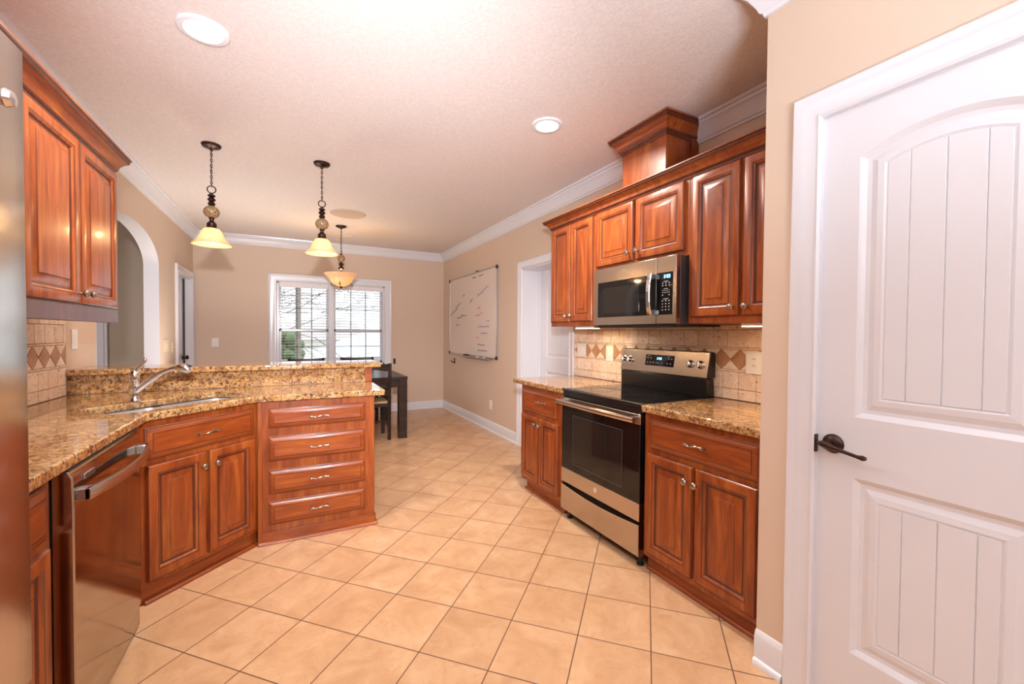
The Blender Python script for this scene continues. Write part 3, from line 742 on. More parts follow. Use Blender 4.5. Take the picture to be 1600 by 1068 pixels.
# ------------------------------------------------------------------ dishwasher
dw = thing('dishwasher', 'stainless dishwasher with bowed handle left of the sink cabinet', 'dishwasher', (-.594, 1.746, 0), PI / 2)
DWW = .628
MB().box(.004, DWW - .004, .05, .57, .09, .872).build('tub', M_BLACKM, dw)
b = MB()
rs = []
for z, y in ((.10, .002), (.13, 0), (.75, 0), (.845, .002), (.868, .012)):
    rs.append([(0, .05, z), (0, y + .004, z), (.004, y, z), (DWW - .004, y, z), (DWW, y + .004, z), (DWW, .05, z)])
b.rings(rs)
dd = b.build('door', M_STEELD, dw)
MB().box(0.001, DWW - .001, .008, .052, .8685, .874).build('control_strip', M_BLACKM, dw, bevel=.001)
MB().box(.004, DWW - .004, .006, .05, .012, .096).build('toe_panel', M_STEELD, dw)
q = MB(); n = 20; rs = []
for k in range(n + 1):
    u = -1 + 2 * k / n; x = DWW / 2 + u * (DWW / 2 - .012); y = -.028 - .04 * (1 - u * u)
    rs.append([(x, y - .004, .772), (x, y - .006, .778), (x, y - .006, .802), (x, y - .003, .808), (x, y + .006, .808), (x, y + .006, .772)])
q.rings(rs)
hh = q.build('handle', M_STEEL, dd)
for x in (.012, DWW - .052): MB().box(x, x + .04, -.034, .001, .772, .808).build('handle_bracket', M_ALU, hh, bevel=.003)
tag(MB().box(.07, .15, -.0025, .001, .822, .84).build('badge', M_ALU, dd, bevel=.001), 'small framed badge')
MB().box(.078, .142, -.0032, -.0024, .8265, .8355).build('badge_inset', M_GREYM, dd)

# ------------------------------------------------------------------ refrigerator (only its far front edge is in view)
rf = thing('refrigerator', 'stainless refrigerator at the left edge of the picture', 'refrigerator', (-.444, .23, 0), PI / 2)
MB().box(0, .91, .07, .738, 0.02, 1.80).build('body', M_GREYM, rf, bevel=.004)
for x0, x1 in ((0, .452), (.458, .91)):
    b = MB(); rs = []
    for z, iy in ((.62, .012), (.632, .0), (1.815, .0), (1.825, .012)):
        rs.append([(x0, .062, z), (x0, .016 + iy, z), (x0 + .006, .004 + iy, z), (x0 + .016, 0 + iy, z), (x1 - .016, 0 + iy, z), (x1 - .006, .004 + iy, z), (x1, .016 + iy, z), (x1, .062, z)])
    b.rings(rs); d = b.build('door', M_STEELV, rf)
    hx = x1 - .06 if x0 == 0 else x0 + .06
    MB().tube([(hx, -.055, .75), (hx, -.058, 1.2), (hx, -.055, 1.66)], .012, 12).lathe([(.011, 0), (.011, -.055)], (hx, 0, .79), 12, 'y').lathe([(.011, 0), (.011, -.055)], (hx, 0, 1.62), 12, 'y').build('handle', M_STEELV, d)
tag(MB().lathe([(.013, .001), (.013, -.012), (.016, -.018), (.012, -.026), (.002, -.028)], (.80, 0, 1.69), 18, 'y').build('chrome_stud', M_CHROME, rf), 'round chrome stud near the top edge')
b = MB(); rs = []
for z, iy in ((.05, .012), (.062, 0), (.6, 0), (.612, .012)):
    rs.append([(0, .062, z), (0, .016 + iy, z), (.016, iy, z), (.894, iy, z), (.91, .016 + iy, z), (.91, .062, z)])
d = b.rings(rs).build('freezer_drawer', M_STEELV, rf)
MB().tube([(.1, -.055, .54), (.455, -.06, .54), (.81, -.055, .54)], .012, 12).lathe([(.011, 0), (.011, -.055)], (.14, 0, .54), 12, 'y').lathe([(.011, 0), (.011, -.055)], (.77, 0, .54), 12, 'y').build('handle', M_STEELV, d)
for x in (.08, .83):
    for y in (.12, .66): MB().lathe([(.025, .001), (.025, .02)], (x, y, 0), 12).build('foot', M_BLACKM, rf)

# ------------------------------------------------------------------ electric range
def seven_seg(mb, x, y, z, txt, h=.016):
    SEG = {'0': 'abcdef', '1': 'bc', '2': 'abged', '3': 'abgcd', '4': 'fgbc', '5': 'afgcd', '6': 'afgedc', '7': 'abc', '8': 'abcdefg', '9': 'abcfgd'}
    w = h * .5; t = h * .14
    for c in txt:
        if c == ':':
            mb.box(x, x + t, y, y + .0006, z + h * .25, z + h * .25 + t).box(x, x + t, y, y + .0006, z + h * .65, z + h * .65 + t); x += t * 2.6; continue
        P = {'a': (0, w, h - t, h), 'b': (w - t, w, h / 2, h), 'c': (w - t, w, 0, h / 2), 'd': (0, w, 0, t), 'e': (0, t, 0, h / 2), 'f': (0, t, h / 2, h), 'g': (0, w, h / 2 - t / 2, h / 2 + t / 2)}
        for s_ in SEG[c]:
            a0, a1, b0, b1 = P[s_]; mb.box(x + a0, x + a1, y, y + .0006, z + b0, z + b1)
        x += w + t * 1.6
rg = thing('range', 'stainless and black freestanding electric range under the microwave', 'stove', (1.70, 2.472, 0), -PI / 2)
RW = .766
MB().box(0.002, RW - .002, .045, .60, .055, .895).build('body', M_BLACK, rg, bevel=.002)
b = MB().box(0, RW, .004, .62, .895, .9135)
b.build('cooktop', M_BLACK, rg, bevel=.004)
MB().box(.012, RW - .012, .03, .56, .9137, .9155).build('glass_top', M_BGLASS, rg, bevel=.001)
M_PRINT = plain('grey_print', (.05, .05, .052, 1), .2)
for x, y, r in ((.2, .18, .1), (.57, .17, .115), (.2, .42, .08), (.57, .43, .09)):
    MB().lathe([(r - .002, .9156), (r - .002, .9159), (r, .9159), (r, .9156)], (x, y, 0), 40, cap=False).build('burner_ring', M_PRINT, rg)
MB().box(.0, RW, .012, .045, .86, .8945).build('front_lip', M_BLACK, rg, bevel=.003)
od = MB().box(.004, RW - .004, .0, .044, .355, .80).build('oven_door', M_BGLASS, rg, bevel=.003)
MB().box(.004, RW - .004, -.0005, .044, .8, .856).build('door_top_band', M_STEEL, od, bevel=.003)
MB().box(.004, RW - .004, -.0015, .044, .258, .357).build('door_bottom_band', M_STEEL, od, bevel=.002)
wnd = MB().box(.14, .62, -.0012, .001, .41, .74).build('window', M_BWINDOW, od)
MB().sweep([(.14, -.0012, .41), (.62, -.0012, .41), (.62, -.0012, .74), (.14, -.0012, .74)], [(0, 0), (.004, 0), (.004, .001), (0, .001)], (0, -1, 0), 0, True).build('window_frame', M_GREYM, od)
q = MB(); rs = []
for k in range(21):
    u = -1 + k / 10; x = RW / 2 + u * (RW / 2 - .006); y = -.046 - .012 * (1 - u * u)
    rs.append([(x, y + .013 * math.cos(t) , .83 + .0165 * math.sin(t)) for t in [2 * PI * j / 12 for j in range(12)]])
q.rings(rs); hnd = q.build('handle', M_STEEL, od)
for x in (.012, RW - .042): MB().box(x, x + .03, -.045, .001, .816, .844).build('handle_bracket', M_ALU, hnd, bevel=.004)
def badge(parent, x, y, z, r):
    o = MB().lathe([(r, 0), (r, -.0015), (r * .9, -.0026), (r * .86, -.0018), (r * .7, -.0018), (r * .66, -.0026), (r * .3, -.0022), (r * .01, -.0024)], (x, y, z), 28, 'y').build('emblem', M_CHROME, parent)
    return tag(o, 'round silver emblem')
badge(od, RW / 2, -.0015, .31, .0165)
dr = MB(); rs = []
n = 16
top = [(RW * .008 + (RW * .984) * k / n, .238 - .022 * math.sin(PI * k / n)) for k in range(n + 1)]
outl = [(.004, .06), (RW - .004, .06)] + top[::-1]
dr.rings([[(x, .044, z) for x, z in outl], [(x, .0, z) for x, z in outl], [(x, -.002, z + (.002 if z < .1 else -.002)) for x, z in outl]])
dr.build('storage_drawer', M_STEEL, rg)
for x in (.06, RW - .03):
    for y in (.04, .52): MB().lathe([(.021, .001), (.021, .008), (.009, .012), (.009, .056)], (x, y, 0), 16).build('foot', M_BLACKM, rg)
# back guard
bgd = MB()
sec = [(.548, .9135), (.545, 1.03), (.612, 1.03), (.622, .9135)]
bgd.rings([[(0.006, y, z) for y, z in sec], [(RW - .006, y, z) for y, z in sec]])
bgd.build('backguard', M_BLACK, rg, bevel=.004)
sec = [(.545, 1.032), (.572, 1.192), (.585, 1.196), (.618, 1.19), (.618, 1.032)]
con = MB().rings([[(0.0, y, z) for y, z in sec], [(RW, y, z) for y, z in sec]], 0).build('console', M_BLACK, rg, bevel=.003)
tl = math.atan2(.027, .16)
cp = MB().box(.003, RW - .006, -.0015, .0005, .003, .16).build('console_face', M_STEEL, con, loc=(0, .545, 1.032), rot=(-tl, 0, 0), bevel=.0006)
def on_console(mb, name, mat, **k): return mb.build(name, mat, con, loc=(0, .545, 1.032), rot=(-tl, 0, 0), **k)
on_console(MB().box(.245, .5, -.003, 0, .05, .128), 'display', M_BGLASS, bevel=.001)
dg = MB(); seven_seg(dg, .352, -.0038, .094, '2:03', .017); on_console(dg, 'clock_digits', M_DIGIT)
lg = MB()
for z, xs in ((.116, (.262, .268, .274, .28, .286, .44, .446, .452, .458)), (.1, (.262, .29, .45, .474)), (.068, (.262, .288, .315, .342, .36, .392, .44, .468))):
    for x in xs: lg.box(x, x + (.0045 if z > .11 else .009), -.0036, -.003, z, z + (.004 if z > .11 else .008))
on_console(lg, 'key_print', M_LEGEND)
for x in (.034, .094, .63, .705):
    on_console(MB().lathe([(.026, -.001), (.026, -.006), (.021, -.008), (.019, -.026), (.016, -.03), (.002, -.031)], (x, 0, .082), 24, 'y').box(x - .004, x + .004, -.036, -.028, .064, .1), 'knob', M_CHROME)

# ------------------------------------------------------------------ over-the-range microwave
mw = thing('microwave', 'stainless over-the-range microwave below the short cabinet', 'microwave', (1.925, 2.402, 1.352), -PI / 2)
MW = .726
MB().box(.0, MW, .035, XW - 1.925 - .002, .012, .404).build('body', M_GREYM, mw, bevel=.002)
MB().box(.01, MW - .01, .03, XW - 1.925 - .02, -.002, .012).box(.03, MW - .03, .02, .1, -.008, -.002).build('vent_base', M_BLACKM, mw)
md = MB().box(0, .578, .001, .034, .012, .404).build('door', M_STEEL, mw, bevel=.0015)
MB().box(.042, .5775, -.0004, .004, .065, .308).build('door_glass', M_BGLASS, md)
MB().box(.1, .44, -.001, .0005, .09, .265).build('window', M_BWINDOW, md)
pn = MB().box(.582, MW, .001, .034, .012, .404).build('control_frame', M_STEEL, mw, bevel=.0015)
cpn = MB().box(.5825, .703, -.0004, .004, .065, .312).build('control_panel', M_BGLASS, mw)
MB().box(.621, .69, -.001, .0005, .27, .305).build('display', M_BLACK, cpn)
dg = MB(); seven_seg(dg, .64, -.0018, .278, '2:03', .019); dg.build('clock_digits', M_DIGIT, cpn)
lg = MB()
for z, k, wd in ((.257, 1, .036), (.214, 1, .03), (.155, 1, .036)): lg.box(.653 - wd / 2, .653 + wd / 2, -.001, .0, z, z + .0035)
for z, k in ((.246, 3), (.232, 3), (.203, 5), (.191, 5), (.176, 2), (.143, 3), (.125, 3), (.108, 3), (.09, 3)):
    for i in range(k):
        x = .63 + (.048 * i / (k - 1)); s_ = .0042 if k == 5 else .0078
        lg.box(x - s_ / 2, x + s_ / 2, -.001, .0, z, z + (.0055 if k == 5 else .0065))
lg.build('key_print', M_LEGEND, cpn)
q = MB(); rs = []
for k in range(17):
    u = -1 + k / 8; z = .188 + u * .125; y = -.032 - .016 * (1 - u * u)
    rs.append([(.545, y, z), (.549, y - .006, z), (.571, y - .006, z), (.575, y, z), (.571, y + .006, z), (.549, y + .006, z)])
hn = q.rings(rs).build('handle', M_CHROME, md)
for z in (.066, .28): MB().box(.547, .573, -.036, .003, z, z + .03).build('handle_bracket', M_ALU, hn, bevel=.003)
badge(md, .30, .0012, .362, .012)

# ------------------------------------------------------------------ under-cabinet lights
def strip(label, y0, y1, x):
    t = thing('under_cabinet_light', label, 'light', (x, (y0 + y1) / 2, 1.362), 0, 'under-cabinet lights'); hl = abs(y1 - y0) / 2
    MB().box(-.03, .03, -hl, hl, -.016, -.0005).build('housing', M_PLATE, t, bevel=.002)
    MB().box(-.031, .026, -hl + .004, hl - .004, -.02, -.0162).build('lens', M_UCL, t)
    lamp('under_cabinet_glow', 'AREA', (x, (y0 + y1) / 2, 1.338), 1.7, (1, .74, .42), hl * 1.6, aim=(x, (y0 + y1) / 2, 0), shape='RECTANGLE', size_y=.05)
strip('warm lit strip light under the slim far wall cabinet', 2.54, 2.78, 2.07)
strip('warm lit strip light under the wall cabinet by the pantry', 1.04, 1.36, 2.07)

# ------------------------------------------------------------------ ceiling fixtures
def downlight(label, x, y, e):
    t = thing('recessed_light', label, 'light', (x, y, CZ), 0, 'recessed ceiling lights')
    MB().lathe([(.067, -.004), (.069, -.008), (.075, -.012), (.096, -.010), (.102, -.004), (.102, -.0003), (.067, -.0003)], (0, 0, 0), 44, cap=False).build('trim_ring', M_WHITE, t)
    MB().lathe([(.067, -.002), (.064, -.0075), (.04, -.010), (.001, -.011)], (0, 0, 0), 36).build('lens', M_LED, t)
    lamp('recessed_glow', 'AREA', (x, y, CZ - .016), e, (1, .90, .79), .12, aim=(x, y, 0), spread=2.7)
downlight('larger looking recessed ceiling light near the upper left, above the dishwasher aisle', -.353, 2.352, 21)
downlight('recessed ceiling light in front of the wall cabinets', 1.473, 2.339, 31)
tag(MB().lathe([(.195, -.0005), (.195, -.004), (.185, -.009), (.17, -.006), (.02, -.008), (.001, -.008)], (.57, 5.16, CZ), 48).build('ceiling_speaker', painted('speaker_cloth', srgb(196, 178, 164), .8, .02, 60)), 'round flush speaker grille in the ceiling near the bowl pendant', 'speaker')
vt = thing('ceiling_vent', 'slim white air register in the ceiling near the back wall', 'vent', (.57, 6.32, CZ))
MB().box(-.2, .2, -.08, .08, -.006, -.0005).build('frame', M_CEIL, vt, bevel=.002)
q = MB()
for k in range(9): q.box(-.17, .17, -.056 + k * .0133, -.050 + k * .0133, -.012, -.005)
q.build('louvers', M_BONE, vt)

def chain(mb, z0, z1, r=.0022, L=.028):
    n = max(2, int(round((z0 - z1) / (L * .72)))); step = (z0 - z1) / n
    for k in range(n):
        zc = z0 - step * (k + .5); a = k % 2; pts = []
        for j in range(13):
            t = 2 * PI * j / 12; u, v_ = .0065 * math.cos(t), step * .68 * math.sin(t)
            pts.append((u if a else 0, 0 if a else u, zc + v_))
        mb.tube(pts, r, 6)
    mb.tube([(.002, .002, z0), (-.003, .002, (z0 + z1) / 2), (.002, -.002, z1)], .0018, 5)
def pendant(label, x, y):
    p = thing('pendant_light', label, 'pendant light', (x, y, CZ), 0, 'bell pendants over the bar')
    MB().lathe([(.062, -.0005), (.062, -.008), (.055, -.018), (.03, -.026), (.012, -.030), (.010, -.044), (.002, -.046)], seg=32).build('canopy', M_BRONZE, p)
    q = MB(); chain(q, -.044, -.305); q.build('chain', M_BRONZE, p)
    st = MB().torus((0, 0, -.325), .026, .004, 24, 8)
    st.lathe([(.004, -.35), (.012, -.352), (.012, -.362), (.024, -.366), (.024, -.374), (.013, -.38), (.02, -.388), (.027, -.398), (.02, -.408), (.013, -.414), (.02, -.42), (.025, -.43), (.018, -.438), (.02, -.448)], seg=24)
    st.build('turned_stem', M_BRONZE, p)
    MB().lathe([(.02, -.528), (.018, -.536), (.013, -.544), (.013, -.552), (.022, -.562), (.03, -.572), (.032, -.592), (.028, -.6), (.036, -.604), (.036, -.61)], seg=24).build('socket_cup', M_BRONZE, p)
    MB().lathe([(.019, -.446), (.036, -.454), (.048, -.472), (.052, -.488), (.048, -.504), (.036, -.522), (.019, -.53)], seg=28).build('globe', M_MOSAIC, p)
    o_ = [(.034, -.606), (.05, -.612), (.062, -.628), (.070, -.65), (.079, -.672), (.094, -.696), (.112, -.714), (.124, -.726)]
    i_ = [(r - .004, z - .002) for r, z in o_][::-1]
    MB().lathe(o_ + [(.1255, -.7285)] + i_ , seg=48, cap=False).build('shade', M_SHADE, p)
    MB().lathe([(.001, -.61), (.013, -.615), (.015, -.632), (.026, -.65), (.030, -.67), (.024, -.69), (.001, -.7)], seg=20).build('bulb', M_BULB, p)
    lamp('pendant_glow', 'POINT', (x, y, CZ - .71), 5.5, (1, .62, .3), .035)
pendant('bell shade pendant over the bar, left of the two, nearer the arch', -.522, 3.753)
pendant('bell shade pendant over the bar, in front of the bowl pendant', .213, 3.73)
bp = thing('bowl_pendant', 'amber glass bowl pendant over the dining table, before the window', 'pendant light', (.555, 5.796, CZ))
MB().lathe([(.066, -.0005), (.066, -.008), (.055, -.018), (.03, -.026), (.012, -.030), (.010, -.044), (.002, -.046)], seg=32).build('canopy', M_BRONZE, bp)
q = MB(); chain(q, -.044, -.35); q.build('chain', M_BRONZE, bp)
MB().lathe([(.004, -.345), (.016, -.352), (.012, -.36), (.02, -.37)], seg=20).build('turned_stem', M_BRONZE, bp)
MB().lathe([(.016, -.458), (.013, -.468), (.03, -.48), (.03, -.492), (.018, -.5), (.018, -.52), (.036, -.535), (.036, -.55), (.014, -.56), (.008, -.57), (.006, -.77), (.016, -.775), (.02, -.783), (.01, -.794), (.002, -.8)], seg=24).build('centre_rod', M_BRONZE, bp)
MB().lathe([(.018, -.366), (.036, -.378), (.046, -.4), (.048, -.414), (.044, -.432), (.032, -.45), (.016, -.46)], seg=24).build('globe', M_MOSAIC, bp)
o_ = [(.205, -.612), (.2, -.622), (.18, -.64), (.155, -.662), (.138, -.69), (.118, -.722), (.085, -.75), (.045, -.768), (.012, -.774)]
MB().lathe([(.2, -.61)] + o_ + [(r - .004 if r > .02 else .011, z + .005) for r, z in o_[::-1]], seg=56, cap=False).build('bowl', M_SHADE, bp)
q = MB()
for k in range(3):
    a = k * 2 * PI / 3 + .3; ca, sa = math.cos(a), math.sin(a)
    q.tube([(r * ca, r * sa, z) for r, z in ((.012, -.775), (.06, -.776), (.105, -.752), (.13, -.722), (.145, -.735), (.15, -.75), (.14, -.757), (.132, -.747))], .0035, 6)
q.build('scroll_arms', M_BRONZE, bp)
for x in (.03, -.03): MB().lathe([(.001, -.6), (.012, -.605), (.028, -.64), (.028, -.66), (.012, -.69), (.001, -.692)], (x, 0, 0), seg=16).build('bulb', M_BULB, bp)
lamp('bowl_glow', 'POINT', (.555, 5.796, CZ - .655), 42, (1, .64, .3), .05)

# ------------------------------------------------------------------ switches, outlets, hooks
def plate(name, label, cat, loc, rz, w, h, kind, n=1, mat=None, group='wall plates'):
    t = thing(name, label, cat, loc, rz, group); mt = mat or M_PLATE
    MB().box(-w / 2, w / 2, -.006, -.0005, -h / 2, h / 2).build('plate', mt, t, bevel=.002)
    for i in range(n):
        x = (i - (n - 1) / 2) * .046; q = MB()
        if kind == 'toggle': q.box(x - .005, x + .005, -.0065, -.0055, -.012, .012).box(x - .0045, x + .0045, -.017, -.006, .0, .008); q.build('toggle', mt, t)
        elif kind == 'rocker': q.box(x - .0165, x + .0165, -.008, -.0055, -.033, .033); q.build('rocker', mt, t, bevel=.001)
        else:
            for s_ in (-1, 1):
                o = MB().lathe([(.0165, -.005), (.0165, -.0078), (.001, -.008)], (x, 0, s_ * .0195), 20, 'y').build('socket', mt, t)
                MB().box(x - .0075, x - .005, -.0086, -.0078, s_ * .0195 - .002, s_ * .0195 + .008).box(x + .005, x + .0075, -.0086, -.0078, s_ * .0195 - .002, s_ * .0195 + .008).build('slots', M_BLACKM, o)
    return t
XT = XW - .0118
plate('light_switch', 'white double toggle switch on the tile left of the range, nearest the far door', 'switch', (XT, 3.072, 1.155), -PI / 2, .125, .122, 'toggle', 2)
plate('light_switch', 'white single rocker switch on the tile just left of the range', 'switch', (XT, 2.692, 1.14), -PI / 2, .09, .125, 'rocker', 1)
plate('wall_outlet', 'white outlet on the tile between the range and the pantry wall', 'outlet', (XT, 1.467, 1.143), -PI / 2, .098, .13, 'outlet', 1)
plate('wall_outlet', 'white outlet low on the wall below the whiteboard', 'outlet', (XW, 5.06, .35), -PI / 2, .075, .118, 'outlet', 1)
plate('light_switch', 'white switch plate alone on the back wall, left of the window', 'switch', (-.95, YB, 1.15), 0, .082, .118, 'toggle', 1)
plate('wall_outlet', 'white outlet low on the back wall behind the dining table', 'outlet', (1.43, YB, .32), 0, .075, .118, 'outlet', 1)
plate('light_switch', 'tan double rocker switch between the arch and the corner door', 'switch', (XL, 5.66, 1.145), PI / 2, .2, .125, 'rocker', 2, M_BONE)
plate('light_switch', 'tan single switch beside the casing of the corner door', 'switch', (XL, 5.91, 1.12), PI / 2, .075, .118, 'toggle', 1, M_BONE)
plate('light_switch', 'white switch on the painted wall under the left wall cabinet', 'switch', (XL, 3.535, 1.245), PI / 2, .075, .122, 'rocker', 1)
def hook(label, loc, rz, s=1.):
    t = thing('wall_hook', label, 'hook', loc, rz, 'dark wall hooks')
    MB().box(-.018 * s, .018 * s, -.012, -.0005, -.045 * s, .045 * s).build('back_plate', M_DARKW, t, bevel=.003)
    MB().tube([(0, -.01, -.02), (0, -.045, -.026), (0, -.06, -.012), (0, -.062, .01)], [.008, .007, .007, .009], 10).build('peg', M_DARKW, t)
hook('dark brown hook on the right wall under the whiteboard', (XW, 6.463, .855), -PI / 2)
hook('dark brown hook on the back wall right of the window', (1.495, YB, .83), 0)

# ------------------------------------------------------------------ whiteboard
wb = thing('whiteboard', 'framed whiteboard with faint handwriting on the right wall', 'whiteboard', (XW, 6.69, .965), -PI / 2)
BW, BH = 1.83, 1.21
MB().box(.004, BW - .004, -.012, -.001, .004, BH - .004).build('board', M_BOARD, wb)
MB().sweep([(0.0, -.002, 0), (BW, -.002, 0), (BW, -.002, BH), (0, -.002, BH)], [(-.018, 0), (-.018, .016), (-.012, .02), (0, .018), (0, 0)], (0, -1, 0), 0, True).build('frame', M_ALU, wb)
for x in (0, BW):
    for z in (0, BH): MB().box(x - (.006 if x == 0 else .03), x + (.03 if x == 0 else .006), -.026, -.001, z - (.006 if z == 0 else .04), z + (.04 if z == 0 else .006)).build('corner_cap', M_BLACKM, wb, bevel=.004)
MB().box(BW * .62, BW * .66, -.024, -.001, BH - .004, BH + .012).build('top_clip', M_BLACKM, wb)
MB().box(.62, 1.66, -.07, -.004, -.012, -.006).box(.62, 1.66, -.072, -.068, -.012, .004).build('pen_tray', M_ALU, wb, bevel=.001)
rnd = random.Random(3)
def scribble(mb, x, z, length, h, slope=0.):
    n = max(6, int(length / (h * .22))); pts = []
    for k in range(n + 1):
        u = k / n; pts.append((x + u * length + rnd.uniform(-.2, .2) * h * .3, -.0124, z + u * length * slope + (h * .5 if k % 2 else -.1 * h) * rnd.uniform(.4, 1.1)))
    mb.tube(pts, .0034, 5)
for nm, mt, items in (('blue_lettering', M_INKB, ((1.19, .86, .22, .055, .25), (1.42, .93, .14, .04, .3), (1.2, .42, .4, .05, .0), (1.3, .33, .24, .05, .0))),
                      ('red_lettering', M_INKR, ((1.12, .58, .15, .05, .05), (1.3, .61, .06, .04, .1), (1.13, .27, .14, .05, 0), (1.5, .5, .1, .035, 0))),
                      ('black_lettering', M_INKK, ((1.0, 1.13, .14, .05, 0), (1.22, 1.14, .16, .03, 0), (.06, .63, .32, .04, .3), (.3, .74, .2, .04, .3), (.36, .57, .2, .04, .05), (.52, .6, .24, .04, 0), (.3, .46, .16, .05, 0), (1.18, .68, .1, .05, .2), (1.2, .17, .26, .04, 0), (1.2, .09, .32, .045, 0), (.62, .9, .05, .06, .4), (.9, .78, .1, .05, .5)))):
    q = MB()
    for it in items: scribble(q, *it)
    q.build(nm, mt, wb)
TXB = XW - .04
def marker(label, y, body, capm):
    t = thing('marker', label, 'marker', (TXB - .005, y, .968), 0, 'markers on the tray')
    MB().lathe([(.008, -.06), (.0085, -.05), (.0085, .02)], (0, 0, 0), 12, 'y').build('barrel', body, t)
    MB().lathe([(.0095, .02), (.0095, .06), (.007, .066)], (0, 0, 0), 12, 'y').build('cap', capm, t)
marker('red marker in the whiteboard tray', 5.60, M_RED, M_RED)
marker('white marker with a blue cap in the whiteboard tray, nearest the kitchen', 5.22, M_PLATE, M_BLUE)
marker('white marker with a black cap in the whiteboard tray, beside the red one', 5.45, M_PLATE, M_BLACKM)
er = thing('eraser', 'black whiteboard eraser at the far end of the tray', 'eraser', (TXB - .005, 5.86, .9595))
MB().box(-.02, .02, -.07, .07, .008, .03).build('grip', M_BLACKM, er, bevel=.004)
MB().box(-.02, .02, -.068, .068, .0, .008).build('felt', M_GREYM, er)

# ------------------------------------------------------------------ dining set
tb = thing('dining_table', 'dark espresso dining table with thick square legs under the bowl pendant', 'table', (.555, 5.80, 0))
hx, hy = .705, .63
MB().box(-hx, hx, -hy, hy, .722, .762).build('tabletop', M_DARKW, tb, bevel=.003)
MB().box(-hx + .05, hx - .05, -hy + .03, -hy + .055, .63, .7215).box(-hx + .05, hx - .05, hy - .055, hy - .03, .63, .7215).box(-hx + .03, -hx + .055, -hy + .05, hy - .05, .63, .7215).box(hx - .055, hx - .03, -hy + .05, hy - .05, .63, .7215).build('apron', M_DARKW, tb)
for sx in (-1, 1):
    for sy in (-1, 1): MB().box(sx * (hx - .055) - .05, sx * (hx - .055) + .05, sy * (hy - .055) - .05, sy * (hy - .055) + .05, .001, .7215).build('leg', M_DARKW, tb, bevel=.003)
def make_chair(label, loc, rz):
    c = thing('dining_chair', label, 'chair', loc, rz, 'dark dining chairs')     # local: back at -y, seat towards +y
    hw = .215
    for s in (-1, 1):
        MB().tube([(s * hw, .0, .002), (s * hw, .006, .45), (s * hw, -.012, .7), (s * hw, -.035, .932)], .021, 4).build('leg', M_DARKW, c, bevel=.002)
        MB().box(s * (hw - .005) - .02, s * (hw - .005) + .02, .36, .4, .002, .43).build('leg', M_DARKW, c, bevel=.002)
    MB().box(-hw - .015, hw + .015, .0, .42, .405, .44).build('seat_frame', M_DARKW, c, bevel=.003)
    MB().box(-hw + .0, hw + .0, .02, .415, .44, .468).build('seat_cushion', M_CARD, c, bevel=.01)
    for z0, z1, y, dip in ((.848, .926, -.033, .012), (.69, .76, -.016, 0), (.55, .61, -.003, 0)):
        q = MB(); rs = []
        for k in range(9):
            u = -1 + k / 4; yy = y + .018 * (u * u - 1) * 1.2
            zt = z1 - dip * .4 * (1 - u * u); zb = z0 + dip * math.cos(u * PI)
            rs.append([(u * (hw - .004), yy - .009, zb), (u * (hw - .004), yy + .009, zb), (u * (hw - .004), yy + .009, zt), (u * (hw - .004), yy - .009, zt)])
        q.rings(rs).build('back_rail', M_DARKW, c)
    for s in (-1, 1): MB().box(s * hw - .011, s * hw + .011, .01, .37, .17, .2).build('stretcher', M_DARKW, c)
    MB().box(-hw, hw, .19, .21, .175, .197).build('stretcher', M_DARKW, c)
    return c
ch0 = make_chair('dark wooden dining chair pulled up to the table, its slatted back by the peninsula end', (.822, 5.17, 0), 0)
def place(loc, rz, label):
    o = copy_tree(ch0, loc, label); o.rotation_euler = (0, 0, rz); return o
place((.173, 6.56, 0), PI, 'dark dining chair across the table, only its top rail showing before the left window half')
place((.853, 6.56, 0), PI, 'dark dining chair across the table, only its top rail showing before the right window half')

# ------------------------------------------------------------------ outside the window
o = MB().box(-30, 40, YB + .2, 14.4, -2.6, -.35).box(-30, 40, 14.4, 60, -2.6, -1.9).build('ground_outside', M_LAWN); struct(o)
po = thing('porch_post', 'grey porch post outside the left half of the window', 'post', (.10, 9.3, -.35))
MB().box(-.05, .05, -.05, .05, .0, 3.2).box(-.07, .07, -.07, .07, 0, .2).build('shaft', plain('grey_post_paint', srgb(168, 164, 166), .7), po, bevel=.005)
po['label'] = 'pale grey porch post outside the left window half'
ph = MB().box(-3, 4, YB + .3, 9.45, 2.95, 3.1).build('porch_roof', M_WHITE); tag(ph, 'white porch roof edge above the window outside', 'porch roof', None, 'structure')
hs = thing('neighbour_house', 'blue grey house beyond the right half of the window', 'house', (4.1, 17.5, -1.9))
MB().box(-3.0, 4.2, 0, 6, 0, 2.25).build('walls', M_SIDING, hs)
MB().rings([[(-3.3, -.3, 2.25), (4.5, -.3, 2.25), (4.5, 6.3, 2.25), (-3.3, 6.3, 2.25)], [(-1.3, 2.8, 3.15), (2.8, 2.8, 3.15), (2.8, 3.2, 3.15), (-1.3, 3.2, 3.15)]]).build('roof', M_SIDING, hs)
for k, (x, z) in enumerate(((-2.0, 1.2), (-1.0, 1.3))): MB().box(x - .3, x + .3, -.03, .02, z - .3, z + .3).build('window', M_WHITE, hs)
hg = MB(); rr = random.Random(11)
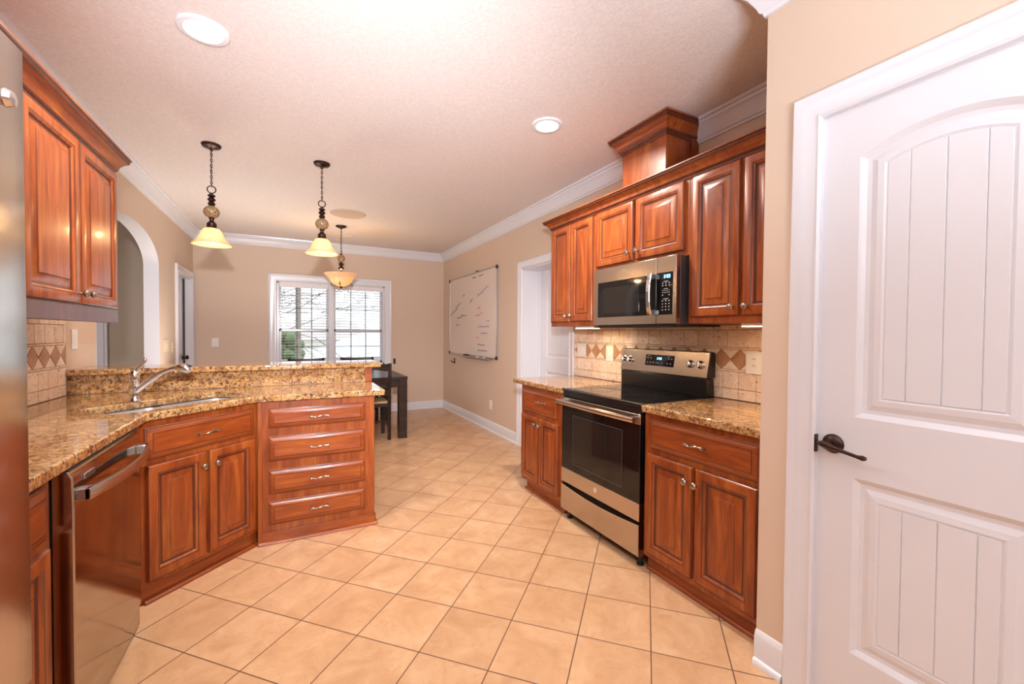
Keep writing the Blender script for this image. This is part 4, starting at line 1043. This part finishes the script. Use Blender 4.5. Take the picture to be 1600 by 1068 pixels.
for k in range(260):
    x, y, z = rr.uniform(-1.5, .1), rr.uniform(10.6, 11.5), rr.uniform(-.3, 1.25) ; r = rr.uniform(.1, .2)
    hg.lathe([(.001, -r), (r * .8, -r * .5), (r, 0), (r * .8, r * .5), (.001, r)], (x, y, z), 6)
tag(hg.build('hedge', M_LEAF, merge=False), 'clipped green hedge outside the left half of the window', 'hedge')
tr = thing('bare_tree', 'bare winter tree with thin branches outside the left window half', 'tree', (-3.6, 13.0, -.35))
tb_ = MB(); tb_.tube([(0, 0, 0), (.05, 0, 1.2), (0, 0, 2.6), (.1, .1, 4.5)], [.14, .11, .08, .03], 8); tb_.build('trunk', M_BARK, tr)
bq = MB(); rr = random.Random(5)
def branch(p, d, L, r, depth):
    pts = [p]; q_ = p.copy(); dd_ = d.copy()
    for k in range(5):
        dd_ = (dd_ + Vector((rr.uniform(-.2, .2), rr.uniform(-.2, .2), rr.uniform(-.18, .16)))).normalized(); q_ = q_ + dd_ * L / 5; pts.append(q_)
        if depth > 0 and k >= 1: branch(q_, (dd_ + Vector((rr.uniform(-.8, .8), rr.uniform(-.5, .5), rr.uniform(-.5, .7)))).normalized(), L * .55, r * .5, depth - 1)
    bq.tube(pts, [r * (1 - .14 * k) for k in range(6)], 5)
for k in range(7): branch(Vector((.03, 0, 1.5 + k * .36)), Vector((1, rr.uniform(-.08, .35), rr.uniform(-.1, .35))).normalized(), 4.3, .03, 2)
bq.build('branches', M_BARK, tr)
for i, (x, y, w_, h_) in enumerate(((-3.6, 32, 2.6, 2.3), (2.2, 36, 2.6, 2.6))):
    h = thing('distant_house', ('small white house far away, low in the left window half', 'pale house far away behind the porch post')[i], 'house', (x, y, -1.9), 0, 'distant houses')
    MB().box(-w_, w_, 0, 5, 0, h_).build('walls', M_WHITE, h)
    MB().rings([[(-w_ - .3, -.3, h_), (w_ + .3, -.3, h_), (w_ + .3, 5.3, h_), (-w_ - .3, 5.3, h_)], [(-w_, 2.4, h_ + 1.6), (w_, 2.4, h_ + 1.6), (w_, 2.6, h_ + 1.6), (-w_, 2.6, h_ + 1.6)]]).build('roof', M_ROOF, h)
